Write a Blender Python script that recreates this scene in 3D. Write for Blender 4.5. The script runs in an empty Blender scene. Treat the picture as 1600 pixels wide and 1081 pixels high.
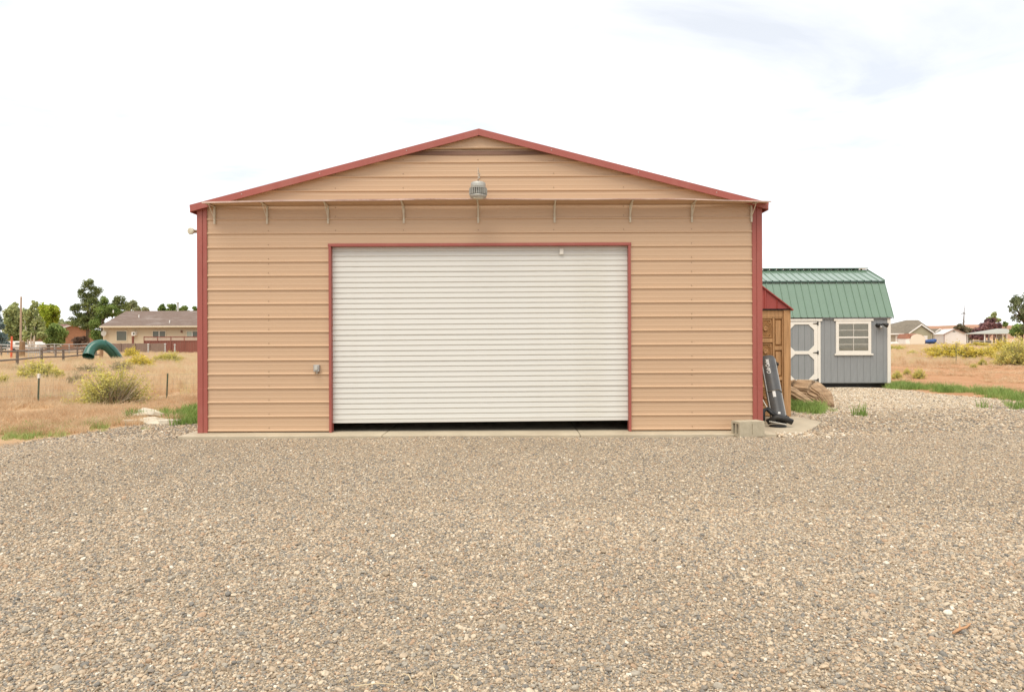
import bpy, bmesh, math, random
import numpy as np
from mathutils import Vector, Matrix, Euler

R = math.radians
rng = np.random.default_rng(11)
random.seed(5)
scene = bpy.context.scene
COL = scene.collection

# ------------------------------------------------------------------ camera
CAM_Z, FPX, ROLL, HOR = 1.5, 1067.0, 0.0040, 10.5
cam_d = bpy.data.cameras.new('camera')
cam_d.sensor_width = 36.0
cam_d.lens = 36.0 * FPX / 1600.0
cam_d.shift_y = -HOR / 1600.0
cam_d.clip_start, cam_d.clip_end = 0.1, 9000.0
cam = bpy.data.objects.new('camera', cam_d)
COL.objects.link(cam)
cam.matrix_world = Matrix.Translation((0, 0, CAM_Z)) @ Matrix.Rotation(R(90), 4, 'X') @ Matrix.Rotation(-ROLL, 4, 'Z')
scene.camera = cam

# ------------------------------------------------------------------ sky, sun, exposure
SUN_EL, SUN_AZ = R(62), R(200)          # azimuth measured clockwise from +Y: high, behind the camera, a little to the left
world = bpy.data.worlds.new('World')
scene.world = world
world.use_nodes = True
wn, wl = world.node_tree.nodes, world.node_tree.links
wn.clear()
w_out = wn.new('ShaderNodeOutputWorld')
w_bg = wn.new('ShaderNodeBackground')
w_bg.inputs['Strength'].default_value = 0.10
w_sky = wn.new('ShaderNodeTexSky')
w_sky.sky_type = 'NISHITA'
w_sky.sun_disc = False
w_sky.sun_elevation = SUN_EL
w_sky.sun_rotation = SUN_AZ
w_sky.air_density, w_sky.dust_density, w_sky.ozone_density = 1.0, 0.7, 1.0
# thin high cloud over the whole sky: noise on the direction projected to a cloud sheet
w_tc = wn.new('ShaderNodeTexCoord')
w_sep = wn.new('ShaderNodeSeparateXYZ')
w_den = wn.new('ShaderNodeMath'); w_den.operation = 'MAXIMUM'; w_den.inputs[1].default_value = 0.0
w_add = wn.new('ShaderNodeMath'); w_add.operation = 'ADD'; w_add.inputs[1].default_value = 0.16
w_dx = wn.new('ShaderNodeMath'); w_dx.operation = 'DIVIDE'
w_dy = wn.new('ShaderNodeMath'); w_dy.operation = 'DIVIDE'
w_cmb = wn.new('ShaderNodeCombineXYZ')
w_map = wn.new('ShaderNodeMapping')
w_map.inputs['Location'].default_value = (5.3, 2.2, 0)
w_map.inputs['Rotation'].default_value = (0, 0, R(28))
w_map.inputs['Scale'].default_value = (0.75, 1.3, 1)
w_noi = wn.new('ShaderNodeTexNoise')
w_noi.inputs['Scale'].default_value = 1.35
w_noi.inputs['Detail'].default_value = 7
w_noi.inputs['Roughness'].default_value = 0.55
w_noi.inputs['Distortion'].default_value = 0.5
w_rmp = wn.new('ShaderNodeValToRGB')
w_rmp.color_ramp.elements[0].position, w_rmp.color_ramp.elements[0].color = 0.33, (0.60, 0.60, 0.60, 1)
w_rmp.color_ramp.elements[1].position, w_rmp.color_ramp.elements[1].color = 0.60, (1, 1, 1, 1)
w_hz = wn.new('ShaderNodeMapRange')          # cloud sheet seen edge-on thickens towards the horizon
w_hz.inputs['From Min'].default_value, w_hz.inputs['From Max'].default_value = 0.03, 0.20
w_hz.inputs['To Min'].default_value, w_hz.inputs['To Max'].default_value = 1.0, 0.0
w_max = wn.new('ShaderNodeMath'); w_max.operation = 'MAXIMUM'
w_mix = wn.new('ShaderNodeMix'); w_mix.data_type = 'RGBA'
w_mix.inputs['B'].default_value = (10.5, 10.6, 10.7, 1)
for a, b in ((w_tc.outputs['Generated'], w_sep.inputs[0]), (w_sep.outputs['Z'], w_den.inputs[0]),
             (w_den.outputs[0], w_add.inputs[0]), (w_sep.outputs['X'], w_dx.inputs[0]), (w_add.outputs[0], w_dx.inputs[1]),
             (w_sep.outputs['Y'], w_dy.inputs[0]), (w_add.outputs[0], w_dy.inputs[1]), (w_dx.outputs[0], w_cmb.inputs[0]),
             (w_dy.outputs[0], w_cmb.inputs[1]), (w_cmb.outputs[0], w_map.inputs['Vector']),
             (w_map.outputs[0], w_noi.inputs['Vector']), (w_noi.outputs['Fac'], w_rmp.inputs['Fac']),
             (w_sep.outputs['Z'], w_hz.inputs['Value']), (w_hz.outputs[0], w_max.inputs[1]), (w_rmp.outputs['Color'], w_max.inputs[0]), (w_max.outputs[0], w_mix.inputs['Factor']), (w_sky.outputs[0], w_mix.inputs['A']),
             (w_mix.outputs['Result'], w_bg.inputs['Color']), (w_bg.outputs[0], w_out.inputs['Surface'])):
    wl.new(a, b)

sun_d = bpy.data.lights.new('sun', 'SUN')
sun_d.energy = 2.4
sun_d.angle = R(40)
sun_d.color = (1.0, 0.93, 0.82)
sun = bpy.data.objects.new('sun', sun_d)
COL.objects.link(sun)
sdir = Vector((math.sin(SUN_AZ) * math.cos(SUN_EL), math.cos(SUN_AZ) * math.cos(SUN_EL), math.sin(SUN_EL)))
sun.rotation_euler = (-sdir).to_track_quat('-Z', 'Y').to_euler()
sun.location = sdir * 60

vs = scene.view_settings
vs.view_transform, vs.look = 'Standard', 'None'
vs.gamma, vs.exposure = 1.0, 0.30
vs.use_curve_mapping = False
scene.render.engine = 'CYCLES'
scene.cycles.max_bounces = 6

# ------------------------------------------------------------------ photo pixels to places
def ray(px, py):
    u, v = px - 800.0, py - 540.5
    return (u - ROLL * v) / FPX, -((v + ROLL * u) + HOR) / FPX
def P(px, py, Y):
    a, b = ray(px, py)
    return Vector((a * Y, Y, CAM_Z + b * Y))
def X(px, Y, py=530): return P(px, py, Y).x
def Z(px, py, Y): return P(px, py, Y).z
def GY(px, py, z=-0.08):
    b = ray(px, py)[1]
    return (z - CAM_Z) / b

# ------------------------------------------------------------------ ground height
def sstep(a, b, x): 
    t = np.clip((x - a) / (b - a), 0, 1)
    return t * t * (3 - 2 * t)
def gh(x, y):
    x = np.asarray(x, float); y = np.asarray(y, float)
    z = -0.05 + 0 * x
    z = z + 0.035 * np.exp(-(((x + 0.2) / 3.6) ** 2) - ((y - 10.2) / 1.3) ** 2)        # worn flush before the door
    z = z + 0.012 * np.sin(x * 1.1 + 0.6 * y) * np.cos(y * 0.9 - 0.4 * x) + 0.006 * np.sin(2.7 * x + 1.3) * np.sin(2.3 * y)
    f = np.maximum(sstep(-6.6, -9.5, x + 0.15 * (y - 11)), sstep(12.0, 15.0, x + 0.05 * (y - 16)))
    f = np.maximum(f, sstep(26, 34, y))
    z = z - 0.05 * f + f * (0.05 * np.sin(0.31 * x + 0.2 * y) * np.sin(0.23 * y - 0.1 * x) + 0.03 * np.sin(0.9 * x + 1.1 * y))
    inside = ((x > -5.35) & (x < 4.2) & (y > 10.7) & (y < 23.6))
    return np.where(inside, -0.15, z)

# ------------------------------------------------------------------ mesh helpers
ORG = {}
class MB:
    def __init__(s): s.v, s.f = [], []
    def add(s, vs, fs):
        n = len(s.v); s.v += [tuple(p) for p in vs]; s.f += [tuple(i + n for i in f) for f in fs]; return s
    def box(s, x0, x1, y0, y1, z0, z1):
        return s.add([(x0,y0,z0),(x1,y0,z0),(x1,y1,z0),(x0,y1,z0),(x0,y0,z1),(x1,y0,z1),(x1,y1,z1),(x0,y1,z1)],
                     [(0,3,2,1),(4,5,6,7),(0,1,5,4),(1,2,6,5),(2,3,7,6),(3,0,4,7)])
    def prism(s, poly, d):                       # poly of 3-D points, extruded by vector d
        n = len(poly); a = [Vector(p) for p in poly]; b = [p + Vector(d) for p in a]
        return s.add(a + b, [tuple(range(n))[::-1], tuple(range(n, 2 * n))] + [(i, (i + 1) % n, n + (i + 1) % n, n + i) for i in range(n)])
    def tube(s, pts, rad, n=8, cap=True):
        pts = [Vector(p) for p in pts]
        if not hasattr(rad, '__len__'): rad = [rad] * len(pts)
        vs, fs = [], []; ref = None
        for i, p in enumerate(pts):
            t = (pts[min(i + 1, len(pts) - 1)] - pts[max(i - 1, 0)]).normalized()
            if ref is None: ref = t.orthogonal().normalized()
            ref = (ref - t * ref.dot(t))
            ref = ref.normalized() if ref.length > 1e-6 else t.orthogonal().normalized()
            b = t.cross(ref)
            for k in range(n):
                a = 2 * math.pi * k / n
                vs.append(p + (ref * math.cos(a) + b * math.sin(a)) * rad[i])
        for i in range(len(pts) - 1):
            for k in range(n):
                fs.append((i*n + k, i*n + (k+1) % n, (i+1)*n + (k+1) % n, (i+1)*n + k))
        if cap: fs += [tuple(range(n))[::-1], tuple(range((len(pts)-1)*n, len(pts)*n))]
        return s.add(vs, fs)
    def lathe(s, prof, n=20, c=(0, 0, 0)):       # (r, z) profile about vertical axis
        vs, fs = [], []
        for r, z in prof:
            for k in range(n):
                a = 2 * math.pi * k / n
                vs.append((c[0] + r * math.cos(a), c[1] + r * math.sin(a), c[2] + z))
        for i in range(len(prof) - 1):
            for k in range(n):
                fs.append((i*n + k, i*n + (k+1) % n, (i+1)*n + (k+1) % n, (i+1)*n + k))
        fs += [tuple(range(n))[::-1], tuple(range((len(prof)-1)*n, len(prof)*n))]
        return s.add(vs, fs)
    def build(s, name, m, parent=None, smooth=False, bevel=0, fix=True):
        o = None
        org = ORG.get(parent.name, Vector()) if parent else Vector()
        me = bpy.data.meshes.new(name)
        me.from_pydata([(p[0]-org.x, p[1]-org.y, p[2]-org.z) for p in s.v], [], s.f)
        if fix:
            bm = bmesh.new(); bm.from_mesh(me); bmesh.ops.recalc_face_normals(bm, faces=bm.faces); bm.to_mesh(me); bm.free()
        me.materials.append(m)
        if smooth: me.polygons.foreach_set('use_smooth', [True] * len(me.polygons))
        o = bpy.data.objects.new(name, me); COL.objects.link(o)
        if parent: o.parent = parent; ORG[o.name] = org
        if bevel:
            b = o.modifiers.new('bevel', 'BEVEL'); b.width = bevel; b.segments = 2; b.limit_method = 'ANGLE'
        return o
def arr_mesh(name, v, f, m, parent=None, tint=None, smooth=False):
    org = ORG.get(parent.name, Vector()) if parent else Vector()
    v = np.asarray(v, np.float32) - np.array(org, np.float32); f = np.asarray(f, np.int32)
    me = bpy.data.meshes.new(name); k = f.shape[1]
    me.vertices.add(len(v)); me.vertices.foreach_set('co', v.ravel())
    me.loops.add(f.size); me.loops.foreach_set('vertex_index', f.ravel())
    me.polygons.add(len(f)); me.polygons.foreach_set('loop_start', np.arange(0, f.size, k, dtype=np.int32))
    if tint is not None:
        a = me.attributes.new('tint', 'FLOAT', 'POINT'); a.data.foreach_set('value', np.asarray(tint, np.float32))
    if smooth: me.polygons.foreach_set('use_smooth', [True] * len(f))
    me.update(calc_edges=True); me.materials.append(m)
    o = bpy.data.objects.new(name, me); COL.objects.link(o)
    if parent: o.parent = parent; ORG[o.name] = org
    return o
def tag(o, label=None, cat=None, group=None, kind=None):
    if label: o['label'] = label
    if cat: o['category'] = cat
    if group: o['group'] = group
    if kind: o['kind'] = kind
    return o
def thing(name, label, cat, loc=(0, 0, 0), group=None, local=False, rotz=0):
    o = bpy.data.objects.new(name, None); COL.objects.link(o)
    o.location = loc; o.rotation_euler = (0, 0, rotz); o.empty_display_size = 0.2
    ORG[o.name] = Vector() if local else Vector(loc)
    return tag(o, label, cat, group)
def share(name, src, parent, loc, rot=(0, 0, 0), scale=(1, 1, 1)):   # another object on the same mesh data
    o = bpy.data.objects.new(name, src.data if hasattr(src, 'data') else src); COL.objects.link(o)
    o.parent = parent; o.location = loc; o.rotation_euler = rot; o.scale = scale
    ORG[o.name] = ORG.get(parent.name, Vector()) if parent else Vector()
    return o
def copy_thing(o, parent=None):
    c = o.copy(); COL.objects.link(c); c.parent = parent
    for ch in list(o.children): copy_thing(ch, c)
    return c

# ------------------------------------------------------------------ materials
def lin(r, g, b):
    f = lambda c: (c / 255 / 12.92) if c <= 10 else (((c / 255) + 0.055) / 1.055) ** 2.4
    return (f(r), f(g), f(b))
MATS = {}
def mat(name, col, rough=0.7, var=0.15, scale=3.0, stretch=(1, 1, 1), bump=0.0, bscale=40.0, metal=0.0, spec=0.3, dirt=None, dirt_amt=0.0, dirt_scale=1.0, coord='Object'):
    if name in MATS: return MATS[name]
    m = bpy.data.materials.new(name); m.use_nodes = True; MATS[name] = m
    n, l = m.node_tree.nodes, m.node_tree.links
    b = n['Principled BSDF']
    b.inputs['Roughness'].default_value = rough; b.inputs['Metallic'].default_value = metal
    b.inputs['Specular IOR Level'].default_value = spec
    tc = n.new('ShaderNodeTexCoord'); mp = n.new('ShaderNodeMapping'); mp.inputs['Scale'].default_value = stretch
    l.new(tc.outputs[coord], mp.inputs[0])
    noi = n.new('ShaderNodeTexNoise'); noi.inputs['Scale'].default_value = scale; noi.inputs['Detail'].default_value = 6
    noi.inputs['Roughness'].default_value = 0.62
    l.new(mp.outputs[0], noi.inputs['Vector'])
    rmp = n.new('ShaderNodeValToRGB'); e = rmp.color_ramp.elements
    e[0].position, e[1].position = 0.28, 0.72
    e[0].color = (*[c * (1 - var) for c in col], 1); e[1].color = (*[min(1, c * (1 + var)) for c in col], 1)
    l.new(noi.outputs['Fac'], rmp.inputs['Fac'])
    out = rmp.outputs['Color']
    if dirt:
        n2 = n.new('ShaderNodeTexNoise'); n2.inputs['Scale'].default_value = dirt_scale; n2.inputs['Detail'].default_value = 8
        n2.inputs['Roughness'].default_value = 0.7
        l.new(mp.outputs[0], n2.inputs['Vector'])
        r2 = n.new('ShaderNodeValToRGB'); r2.color_ramp.elements[0].position = 0.5; r2.color_ramp.elements[1].position = 0.72
        r2.color_ramp.elements[0].color = (0, 0, 0, 1); r2.color_ramp.elements[1].color = (dirt_amt,) * 3 + (1,)
        l.new(n2.outputs['Fac'], r2.inputs['Fac'])
        mx = n.new('ShaderNodeMix'); mx.data_type = 'RGBA'; mx.inputs['B'].default_value = (*dirt, 1)
        l.new(r2.outputs['Color'], mx.inputs['Factor']); l.new(out, mx.inputs['A']); out = mx.outputs['Result']
    l.new(out, b.inputs['Base Color'])
    if bump:
        n3 = n.new('ShaderNodeTexNoise'); n3.inputs['Scale'].default_value = bscale; n3.inputs['Detail'].default_value = 4
        l.new(mp.outputs[0], n3.inputs['Vector'])
        bp = n.new('ShaderNodeBump'); bp.inputs['Strength'].default_value = bump; bp.inputs['Distance'].default_value = 0.01
        l.new(n3.outputs['Fac'], bp.inputs['Height']); l.new(bp.outputs[0], b.inputs['Normal'])
    return m
def ramp_mat(name, cols, rough=0.85, attr='tint', inst=False, noise=0.15, nscale=30, spec=0.2, constant=False, transl=0.0):
    m = bpy.data.materials.new(name); m.use_nodes = True; MATS[name] = m
    n, l = m.node_tree.nodes, m.node_tree.links
    b = n['Principled BSDF']; b.inputs['Roughness'].default_value = rough; b.inputs['Specular IOR Level'].default_value = spec
    at = n.new('ShaderNodeAttribute'); at.attribute_name = attr
    at.attribute_type = 'INSTANCER' if inst else 'GEOMETRY'
    r = n.new('ShaderNodeValToRGB'); cr = r.color_ramp
    if constant: cr.interpolation = 'CONSTANT'
    while len(cr.elements) < len(cols): cr.elements.new(0.5)
    for i, (p, c) in enumerate(cols):
        cr.elements[i].position = p; cr.elements[i].color = (*c, 1)
    l.new(at.outputs['Fac'], r.inputs['Fac'])
    tc = n.new('ShaderNodeTexCoord')
    noi = n.new('ShaderNodeTexNoise'); noi.inputs['Scale'].default_value = nscale; noi.inputs['Detail'].default_value = 3
    l.new(tc.outputs['Object'], noi.inputs['Vector'])
    mr = n.new('ShaderNodeMapRange'); mr.inputs['From Min'].default_value = 0.3; mr.inputs['From Max'].default_value = 0.7
    mr.inputs['To Min'].default_value = 1 - noise; mr.inputs['To Max'].default_value = 1 + noise
    l.new(noi.outputs['Fac'], mr.inputs['Value'])
    mx = n.new('ShaderNodeVectorMath'); mx.operation = 'SCALE'
    l.new(r.outputs['Color'], mx.inputs[0]); l.new(mr.outputs[0], mx.inputs['Scale'])
    l.new(mx.outputs[0], b.inputs['Base Color'])
    if transl:
        t = n.new('ShaderNodeBsdfTranslucent'); l.new(mx.outputs[0], t.inputs['Color'])
        ms = n.new('ShaderNodeMixShader'); ms.inputs[0].default_value = transl
        o = n['Material Output']
        l.new(b.outputs[0], ms.inputs[1]); l.new(t.outputs[0], ms.inputs[2]); l.new(ms.outputs[0], o.inputs['Surface'])
    return m

TAN = (0.530, 0.360, 0.228)
M_tan = mat('tan_metal', TAN, 0.42, 0.03, 1.2, (0.25, 1, 3), dirt=(0.45, 0.28, 0.175), dirt_amt=0.20, dirt_scale=1.6, spec=0.4, bump=0.25, bscale=1.1)
M_red = mat('red_metal', (0.325, 0.088, 0.068), 0.45, 0.07, 1.5, (1, 1, 0.4), dirt=(0.40, 0.17, 0.13), dirt_amt=0.35, dirt_scale=2.5, spec=0.4)
M_lred = mat('lean_red', (0.31, 0.06, 0.05), 0.5, 0.1, 2.0, (3, 1, 0.5), spec=0.4)
M_door = mat('door_white', (0.625, 0.61, 0.56), 0.38, 0.025, 0.8, (0.5, 1, 4), dirt=(0.50, 0.45, 0.34), dirt_amt=0.36, dirt_scale=1.8, spec=0.4)
M_brown = mat('brown_strip', (0.20, 0.115, 0.08), 0.6, 0.25, 3, (0.3, 1, 1))
M_conc = mat('concrete', (0.47, 0.40, 0.29), 0.9, 0.12, 2.2, bump=0.25, bscale=60, dirt=(0.30, 0.23, 0.15), dirt_amt=0.5, dirt_scale=1.3)
M_block = mat('block_concrete', (0.46, 0.40, 0.29), 0.95, 0.14, 9, bump=0.6, bscale=120, dirt=(0.34, 0.29, 0.2), dirt_amt=0.5, dirt_scale=5)
M_galv = mat('galvanised', (0.52, 0.50, 0.44), 0.5, 0.12, 8, metal=0.3)
M_wpaint = mat('white_bracket', (0.62, 0.56, 0.44), 0.5, 0.08, 8, dirt=(0.4, 0.32, 0.22), dirt_amt=0.4, dirt_scale=6)
M_grey = mat('grey_plastic', (0.36, 0.35, 0.33), 0.5, 0.06, 6)
M_black = mat('black_plastic', (0.02, 0.02, 0.02), 0.45, 0.2, 8, dirt=(0.10, 0.085, 0.06), dirt_amt=0.5, dirt_scale=6)
M_inner = mat('dim_lining', (0.20, 0.18, 0.15), 0.8, 0.1, 1)
M_wood = mat('door_timber', (0.44, 0.25, 0.115), 0.7, 0.28, 2.2, (6, 6, 0.7), bump=0.2, bscale=18, dirt=(0.22, 0.11, 0.05), dirt_amt=0.6, dirt_scale=1.5)
M_woodd = mat('carved_timber', (0.30, 0.15, 0.055), 0.75, 0.35, 14, (1, 1, 1), bump=0.5, bscale=50)
M_white = mat('white_trim', (0.74, 0.70, 0.62), 0.55, 0.04, 3)
M_shed = mat('shed_grey', (0.255, 0.265, 0.265), 0.75, 0.07, 4, (4, 4, 0.6))
M_green = mat('green_roof', (0.135, 0.215, 0.145), 0.26, 0.06, 1.5, spec=0.8)
M_pale = mat('far_white', (0.74, 0.71, 0.66), 0.6, 0.04, 1)

# ------------------------------------------------------------------ ground
def axis(a, b, step, lo, hi, g=1.16):
    c = list(np.arange(a, b + 1e-6, step)); s = step; x = a
    L = []
    while x > lo: s *= g; x -= s; L.append(x)
    s = step; x = c[-1]; H = []
    while x < hi: s *= g; x += s; H.append(x)
    return np.array(L[::-1] + c + H)
ax, ay = axis(-13, 14, 0.13, -3000, 3000), axis(1.5, 24, 0.13, -60, 5500)
GXX, GYY = np.meshgrid(ax, ay)
def nz(x, y, s, seed):     # cheap smooth noise from summed sines
    r = np.random.default_rng(seed); t = 0
    for k in range(7):
        a = r.uniform(0, 2 * math.pi); fr = s * r.uniform(0.6, 2.2)
        t = t + np.sin(fr * (x * math.cos(a) + y * math.sin(a)) + r.uniform(0, 6.28)) / (1 + 0.3 * k)
    return t / 3.2
LEFT_EDGE = [(-40, -9.3), (2, -9.0), (8, -8.2), (10.3, -7.75), (11.8, -7.2), (12.5, -6.9), (13.2, -6.2), (14.2, -5.6), (16, -4.9), (60, -4.9)]
RIGHT_EDGE = [(-40, 16), (10, 13.6), (14, 12.5), (16.2, 12.1), (18.8, 11.75), (20.6, 11.6), (22, 11.4), (60, 11.4)]
def gravel_mask(x, y):
    le = np.interp(y, *zip(*LEFT_EDGE)); re = np.interp(y, *zip(*RIGHT_EDGE))
    n = 0.22 * nz(x, y, 2.2, 3) + 0.12 * nz(x, y, 7, 4)
    d = np.minimum(np.minimum(x - le, re - x), 25.0 - y) + n
    return np.clip(0.5 + d / 0.5, 0, 1)
def pale_mask(x, y):
    return sstep(12.2, 15.0, y - 0.35 * (x - 6) + 0.6 * nz(x, y, 1.5, 8)) * sstep(4.5, 5.5, x)
def red_mask(x, y):
    return np.clip(sstep(9, 12, x) * sstep(15, 18, y) * (1 - sstep(36, 48, y)) + 0.25 * sstep(0, 1, nz(x, y, 0.5, 9)), 0, 1)
gz = gh(GXX, GYY)
gmask, pmask, rmask = gravel_mask(GXX, GYY), pale_mask(GXX, GYY), red_mask(GXX, GYY)

def ground_material():
    m = bpy.data.materials.new('ground_soil_and_gravel'); m.use_nodes = True
    n, l = m.node_tree.nodes, m.node_tree.links
    b = n['Principled BSDF']; b.inputs['Roughness'].default_value = 0.95; b.inputs['Specular IOR Level'].default_value = 0.1
    geo = n.new('ShaderNodeNewGeometry')
    def attr(nm):
        a = n.new('ShaderNodeAttribute'); a.attribute_name = nm; return a.outputs['Fac']
    def noise(scale, det=6, rough=0.6):
        t = n.new('ShaderNodeTexNoise'); t.inputs['Scale'].default_value = scale; t.inputs['Detail'].default_value = det
        t.inputs['Roughness'].default_value = rough; l.new(geo.outputs['Position'], t.inputs['Vector']); return t.outputs['Fac']
    def ramp(fac, stops, const=False):
        r = n.new('ShaderNodeValToRGB'); cr = r.color_ramp
        if const: cr.interpolation = 'CONSTANT'
        while len(cr.elements) < len(stops): cr.elements.new(0.5)
        for i, (p, c) in enumerate(stops): cr.elements[i].position = p; cr.elements[i].color = (*c, 1)
        l.new(fac, r.inputs['Fac']); return r.outputs['Color']
    def mix(fac, a, bb):
        x = n.new('ShaderNodeMix'); x.data_type = 'RGBA'
        l.new(fac, x.inputs['Factor']); l.new(a, x.inputs['A']); l.new(bb, x.inputs['B']); return x.outputs['Result']
    soil = ramp(noise(0.9, 9, 0.7), [(0.25, (0.42, 0.255, 0.14)), (0.5, (0.53, 0.35, 0.20)), (0.75, (0.60, 0.43, 0.26))])
    soil_r = ramp(noise(1.3, 9, 0.72), [(0.25, (0.36, 0.18, 0.09)), (0.5, (0.47, 0.255, 0.135)), (0.75, (0.54, 0.33, 0.19))])
    soil = mix(attr('red'), soil, soil_r)
    vo = n.new('ShaderNodeTexVoronoi'); vo.inputs['Scale'].default_value = 105; vo.inputs['Randomness'].default_value = 1
    l.new(geo.outputs['Position'], vo.inputs['Vector'])
    sp = n.new('ShaderNodeSeparateColor'); l.new(vo.outputs['Color'], sp.inputs[0])
    pal = [(0.0, (0.299, 0.239, 0.171)), (0.16, (0.398, 0.314, 0.219)), (0.34, (0.242, 0.204, 0.162)), (0.48, (0.437, 0.341, 0.235)),
           (0.66, (0.203, 0.183, 0.153)), (0.74, (0.373, 0.267, 0.172)), (0.84, (0.501, 0.416, 0.299)), (0.95, (0.608, 0.537, 0.422))]
    grav = ramp(sp.outputs[0], pal, True)
    pale = ramp(sp.outputs[0], [(p, tuple(min(0.75, c * 1.25 + 0.08) for c in cc)) for p, cc in pal], True)
    grav = mix(attr('pale'), grav, pale)
    big = noise(0.55, 5, 0.6)
    mr = n.new('ShaderNodeMapRange'); mr.inputs['From Min'].default_value = 0.3; mr.inputs['From Max'].default_value = 0.7
    mr.inputs['To Min'].default_value = 0.86; mr.inputs['To Max'].default_value = 1.12; l.new(big, mr.inputs['Value'])
    sc = n.new('ShaderNodeVectorMath'); sc.operation = 'SCALE'; l.new(grav, sc.inputs[0]); l.new(mr.outputs[0], sc.inputs['Scale'])
    l.new(mix(attr('gravel'), soil, sc.outputs[0]), b.inputs['Base Color'])
    bp = n.new('ShaderNodeBump'); bp.inputs['Strength'].default_value = 0.7; bp.inputs['Distance'].default_value = 0.012
    l.new(vo.outputs['Distance'], bp.inputs['Height']); bp.invert = True
    bp2 = n.new('ShaderNodeBump'); bp2.inputs['Strength'].default_value = 0.6; bp2.inputs['Distance'].default_value = 0.05
    l.new(noise(7, 6, 0.7), bp2.inputs['Height']); l.new(bp.outputs[0], bp2.inputs['Normal'])
    l.new(bp2.outputs[0], b.inputs['Normal'])
    return m
M_ground = ground_material()
nx, ny = len(ax), len(ay)
ii, jj = np.meshgrid(np.arange(nx - 1), np.arange(ny - 1))
a0 = (jj * nx + ii).ravel()
quads = np.stack([a0, a0 + 1, a0 + nx + 1, a0 + nx], 1)
V = np.stack([GXX.ravel(), GYY.ravel(), gz.ravel()], 1)
fm = gmask.ravel()[quads].mean(1) > 0.5
def ground_piece(name, sel):
    q = quads[sel]; u, inv = np.unique(q, return_inverse=True); inv = inv.reshape(q.shape)
    o = arr_mesh(name, V[u], inv, M_ground, smooth=True)
    for nm, a in (('gravel', gmask), ('pale', pmask), ('red', rmask)):
        at = o.data.attributes.new(nm, 'FLOAT', 'POINT'); at.data.foreach_set('value', a.ravel()[u].astype(np.float32))
    return tag(o, kind='structure')
ground = ground_piece('ground', ~fm)
gravel_yard = ground_piece('gravel_yard', fm)

# ------------------------------------------------------------------ instancing for what nobody could count
def scatter(name, pts, scl, rot, idx, tint, protos, label=None):
    me = bpy.data.meshes.new(name)
    me.vertices.add(len(pts)); me.vertices.foreach_set('co', np.asarray(pts, np.float32).ravel())
    for nm, ty, d, key in (('scl', 'FLOAT_VECTOR', scl, 'vector'), ('rot', 'FLOAT_VECTOR', rot, 'vector'), ('tint', 'FLOAT', tint, 'value')):
        a = me.attributes.new(nm, ty, 'POINT'); a.data.foreach_set(key, np.asarray(d, np.float32).ravel())
    a = me.attributes.new('idx', 'INT', 'POINT'); a.data.foreach_set('value', np.asarray(idx, np.int32))
    o = bpy.data.objects.new(name, me); COL.objects.link(o)
    c = bpy.data.collections.new(name + '_source')
    for p in protos: c.objects.link(p)
    g = bpy.data.node_groups.new(name, 'GeometryNodeTree')
    g.interface.new_socket('Geometry', in_out='INPUT', socket_type='NodeSocketGeometry')
    g.interface.new_socket('Geometry', in_out='OUTPUT', socket_type='NodeSocketGeometry')
    gi, go = g.nodes.new('NodeGroupInput'), g.nodes.new('NodeGroupOutput')
    iop = g.nodes.new('GeometryNodeInstanceOnPoints'); iop.inputs['Pick Instance'].default_value = True
    ci = g.nodes.new('GeometryNodeCollectionInfo'); ci.inputs['Collection'].default_value = c
    ci.inputs['Separate Children'].default_value = True; ci.inputs['Reset Children'].default_value = True
    def na(nm, ty):
        x = g.nodes.new('GeometryNodeInputNamedAttribute'); x.data_type = ty; x.inputs['Name'].default_value = nm
        return x.outputs['Attribute']
    e = g.nodes.new('FunctionNodeEulerToRotation')
    L = g.links.new
    L(gi.outputs[0], iop.inputs['Points']); L(ci.outputs[0], iop.inputs['Instance'])
    L(na('scl', 'FLOAT_VECTOR'), iop.inputs['Scale']); L(na('rot', 'FLOAT_VECTOR'), e.inputs[0]); L(e.outputs[0], iop.inputs['Rotation'])
    L(na('idx', 'INT'), iop.inputs['Instance Index']); L(iop.outputs[0], go.inputs[0])
    md = o.modifiers.new('scatter', 'NODES'); md.node_group = g
    return tag(o, label, None, None, 'stuff')
def proto_mesh(name, v, f, m, smooth=False, tint=None):
    o = arr_mesh(name, v, f, m, smooth=smooth, tint=tint); COL.objects.unlink(o); return o

STONE = [(0.0, (0.339, 0.265, 0.183)), (0.13, (0.448, 0.352, 0.247)), (0.27, (0.253, 0.218, 0.176)), (0.37, (0.515, 0.396, 0.269)),
         (0.53, (0.199, 0.183, 0.158)), (0.60, (0.411, 0.282, 0.182)), (0.70, (0.364, 0.319, 0.251)), (0.82, (0.561, 0.462, 0.334)), (0.965, (0.689, 0.619, 0.502))]
M_stone = ramp_mat('gravel_stone', STONE, 0.8, inst=True, noise=0.18, nscale=2.0, constant=True, spec=0.25)
protos = []
for k in range(7):
    bm = bmesh.new(); bmesh.ops.create_icosphere(bm, subdivisions=2 if k < 3 else 1, radius=1.0)
    r = np.random.default_rng(40 + k); d = r.normal(size=(7, 3)); d /= np.linalg.norm(d, axis=1)[:, None]; hh = r.uniform(0.55, 0.95, 7)
    for v in bm.verts:                       # chip flat facets off a ball
        p = np.array(v.co)
        for q, h in zip(d, hh):
            s = p @ q
            if s > h: p = p - q * (s - h) * 0.9
        v.co = p
    me = bpy.data.meshes.new('pebble'); bm.to_mesh(me); bm.free(); me.materials.append(M_stone)
    me.polygons.foreach_set('use_smooth', [k % 2 == 0] * len(me.polygons))
    protos.append(bpy.data.objects.new('pebble', me))
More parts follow.
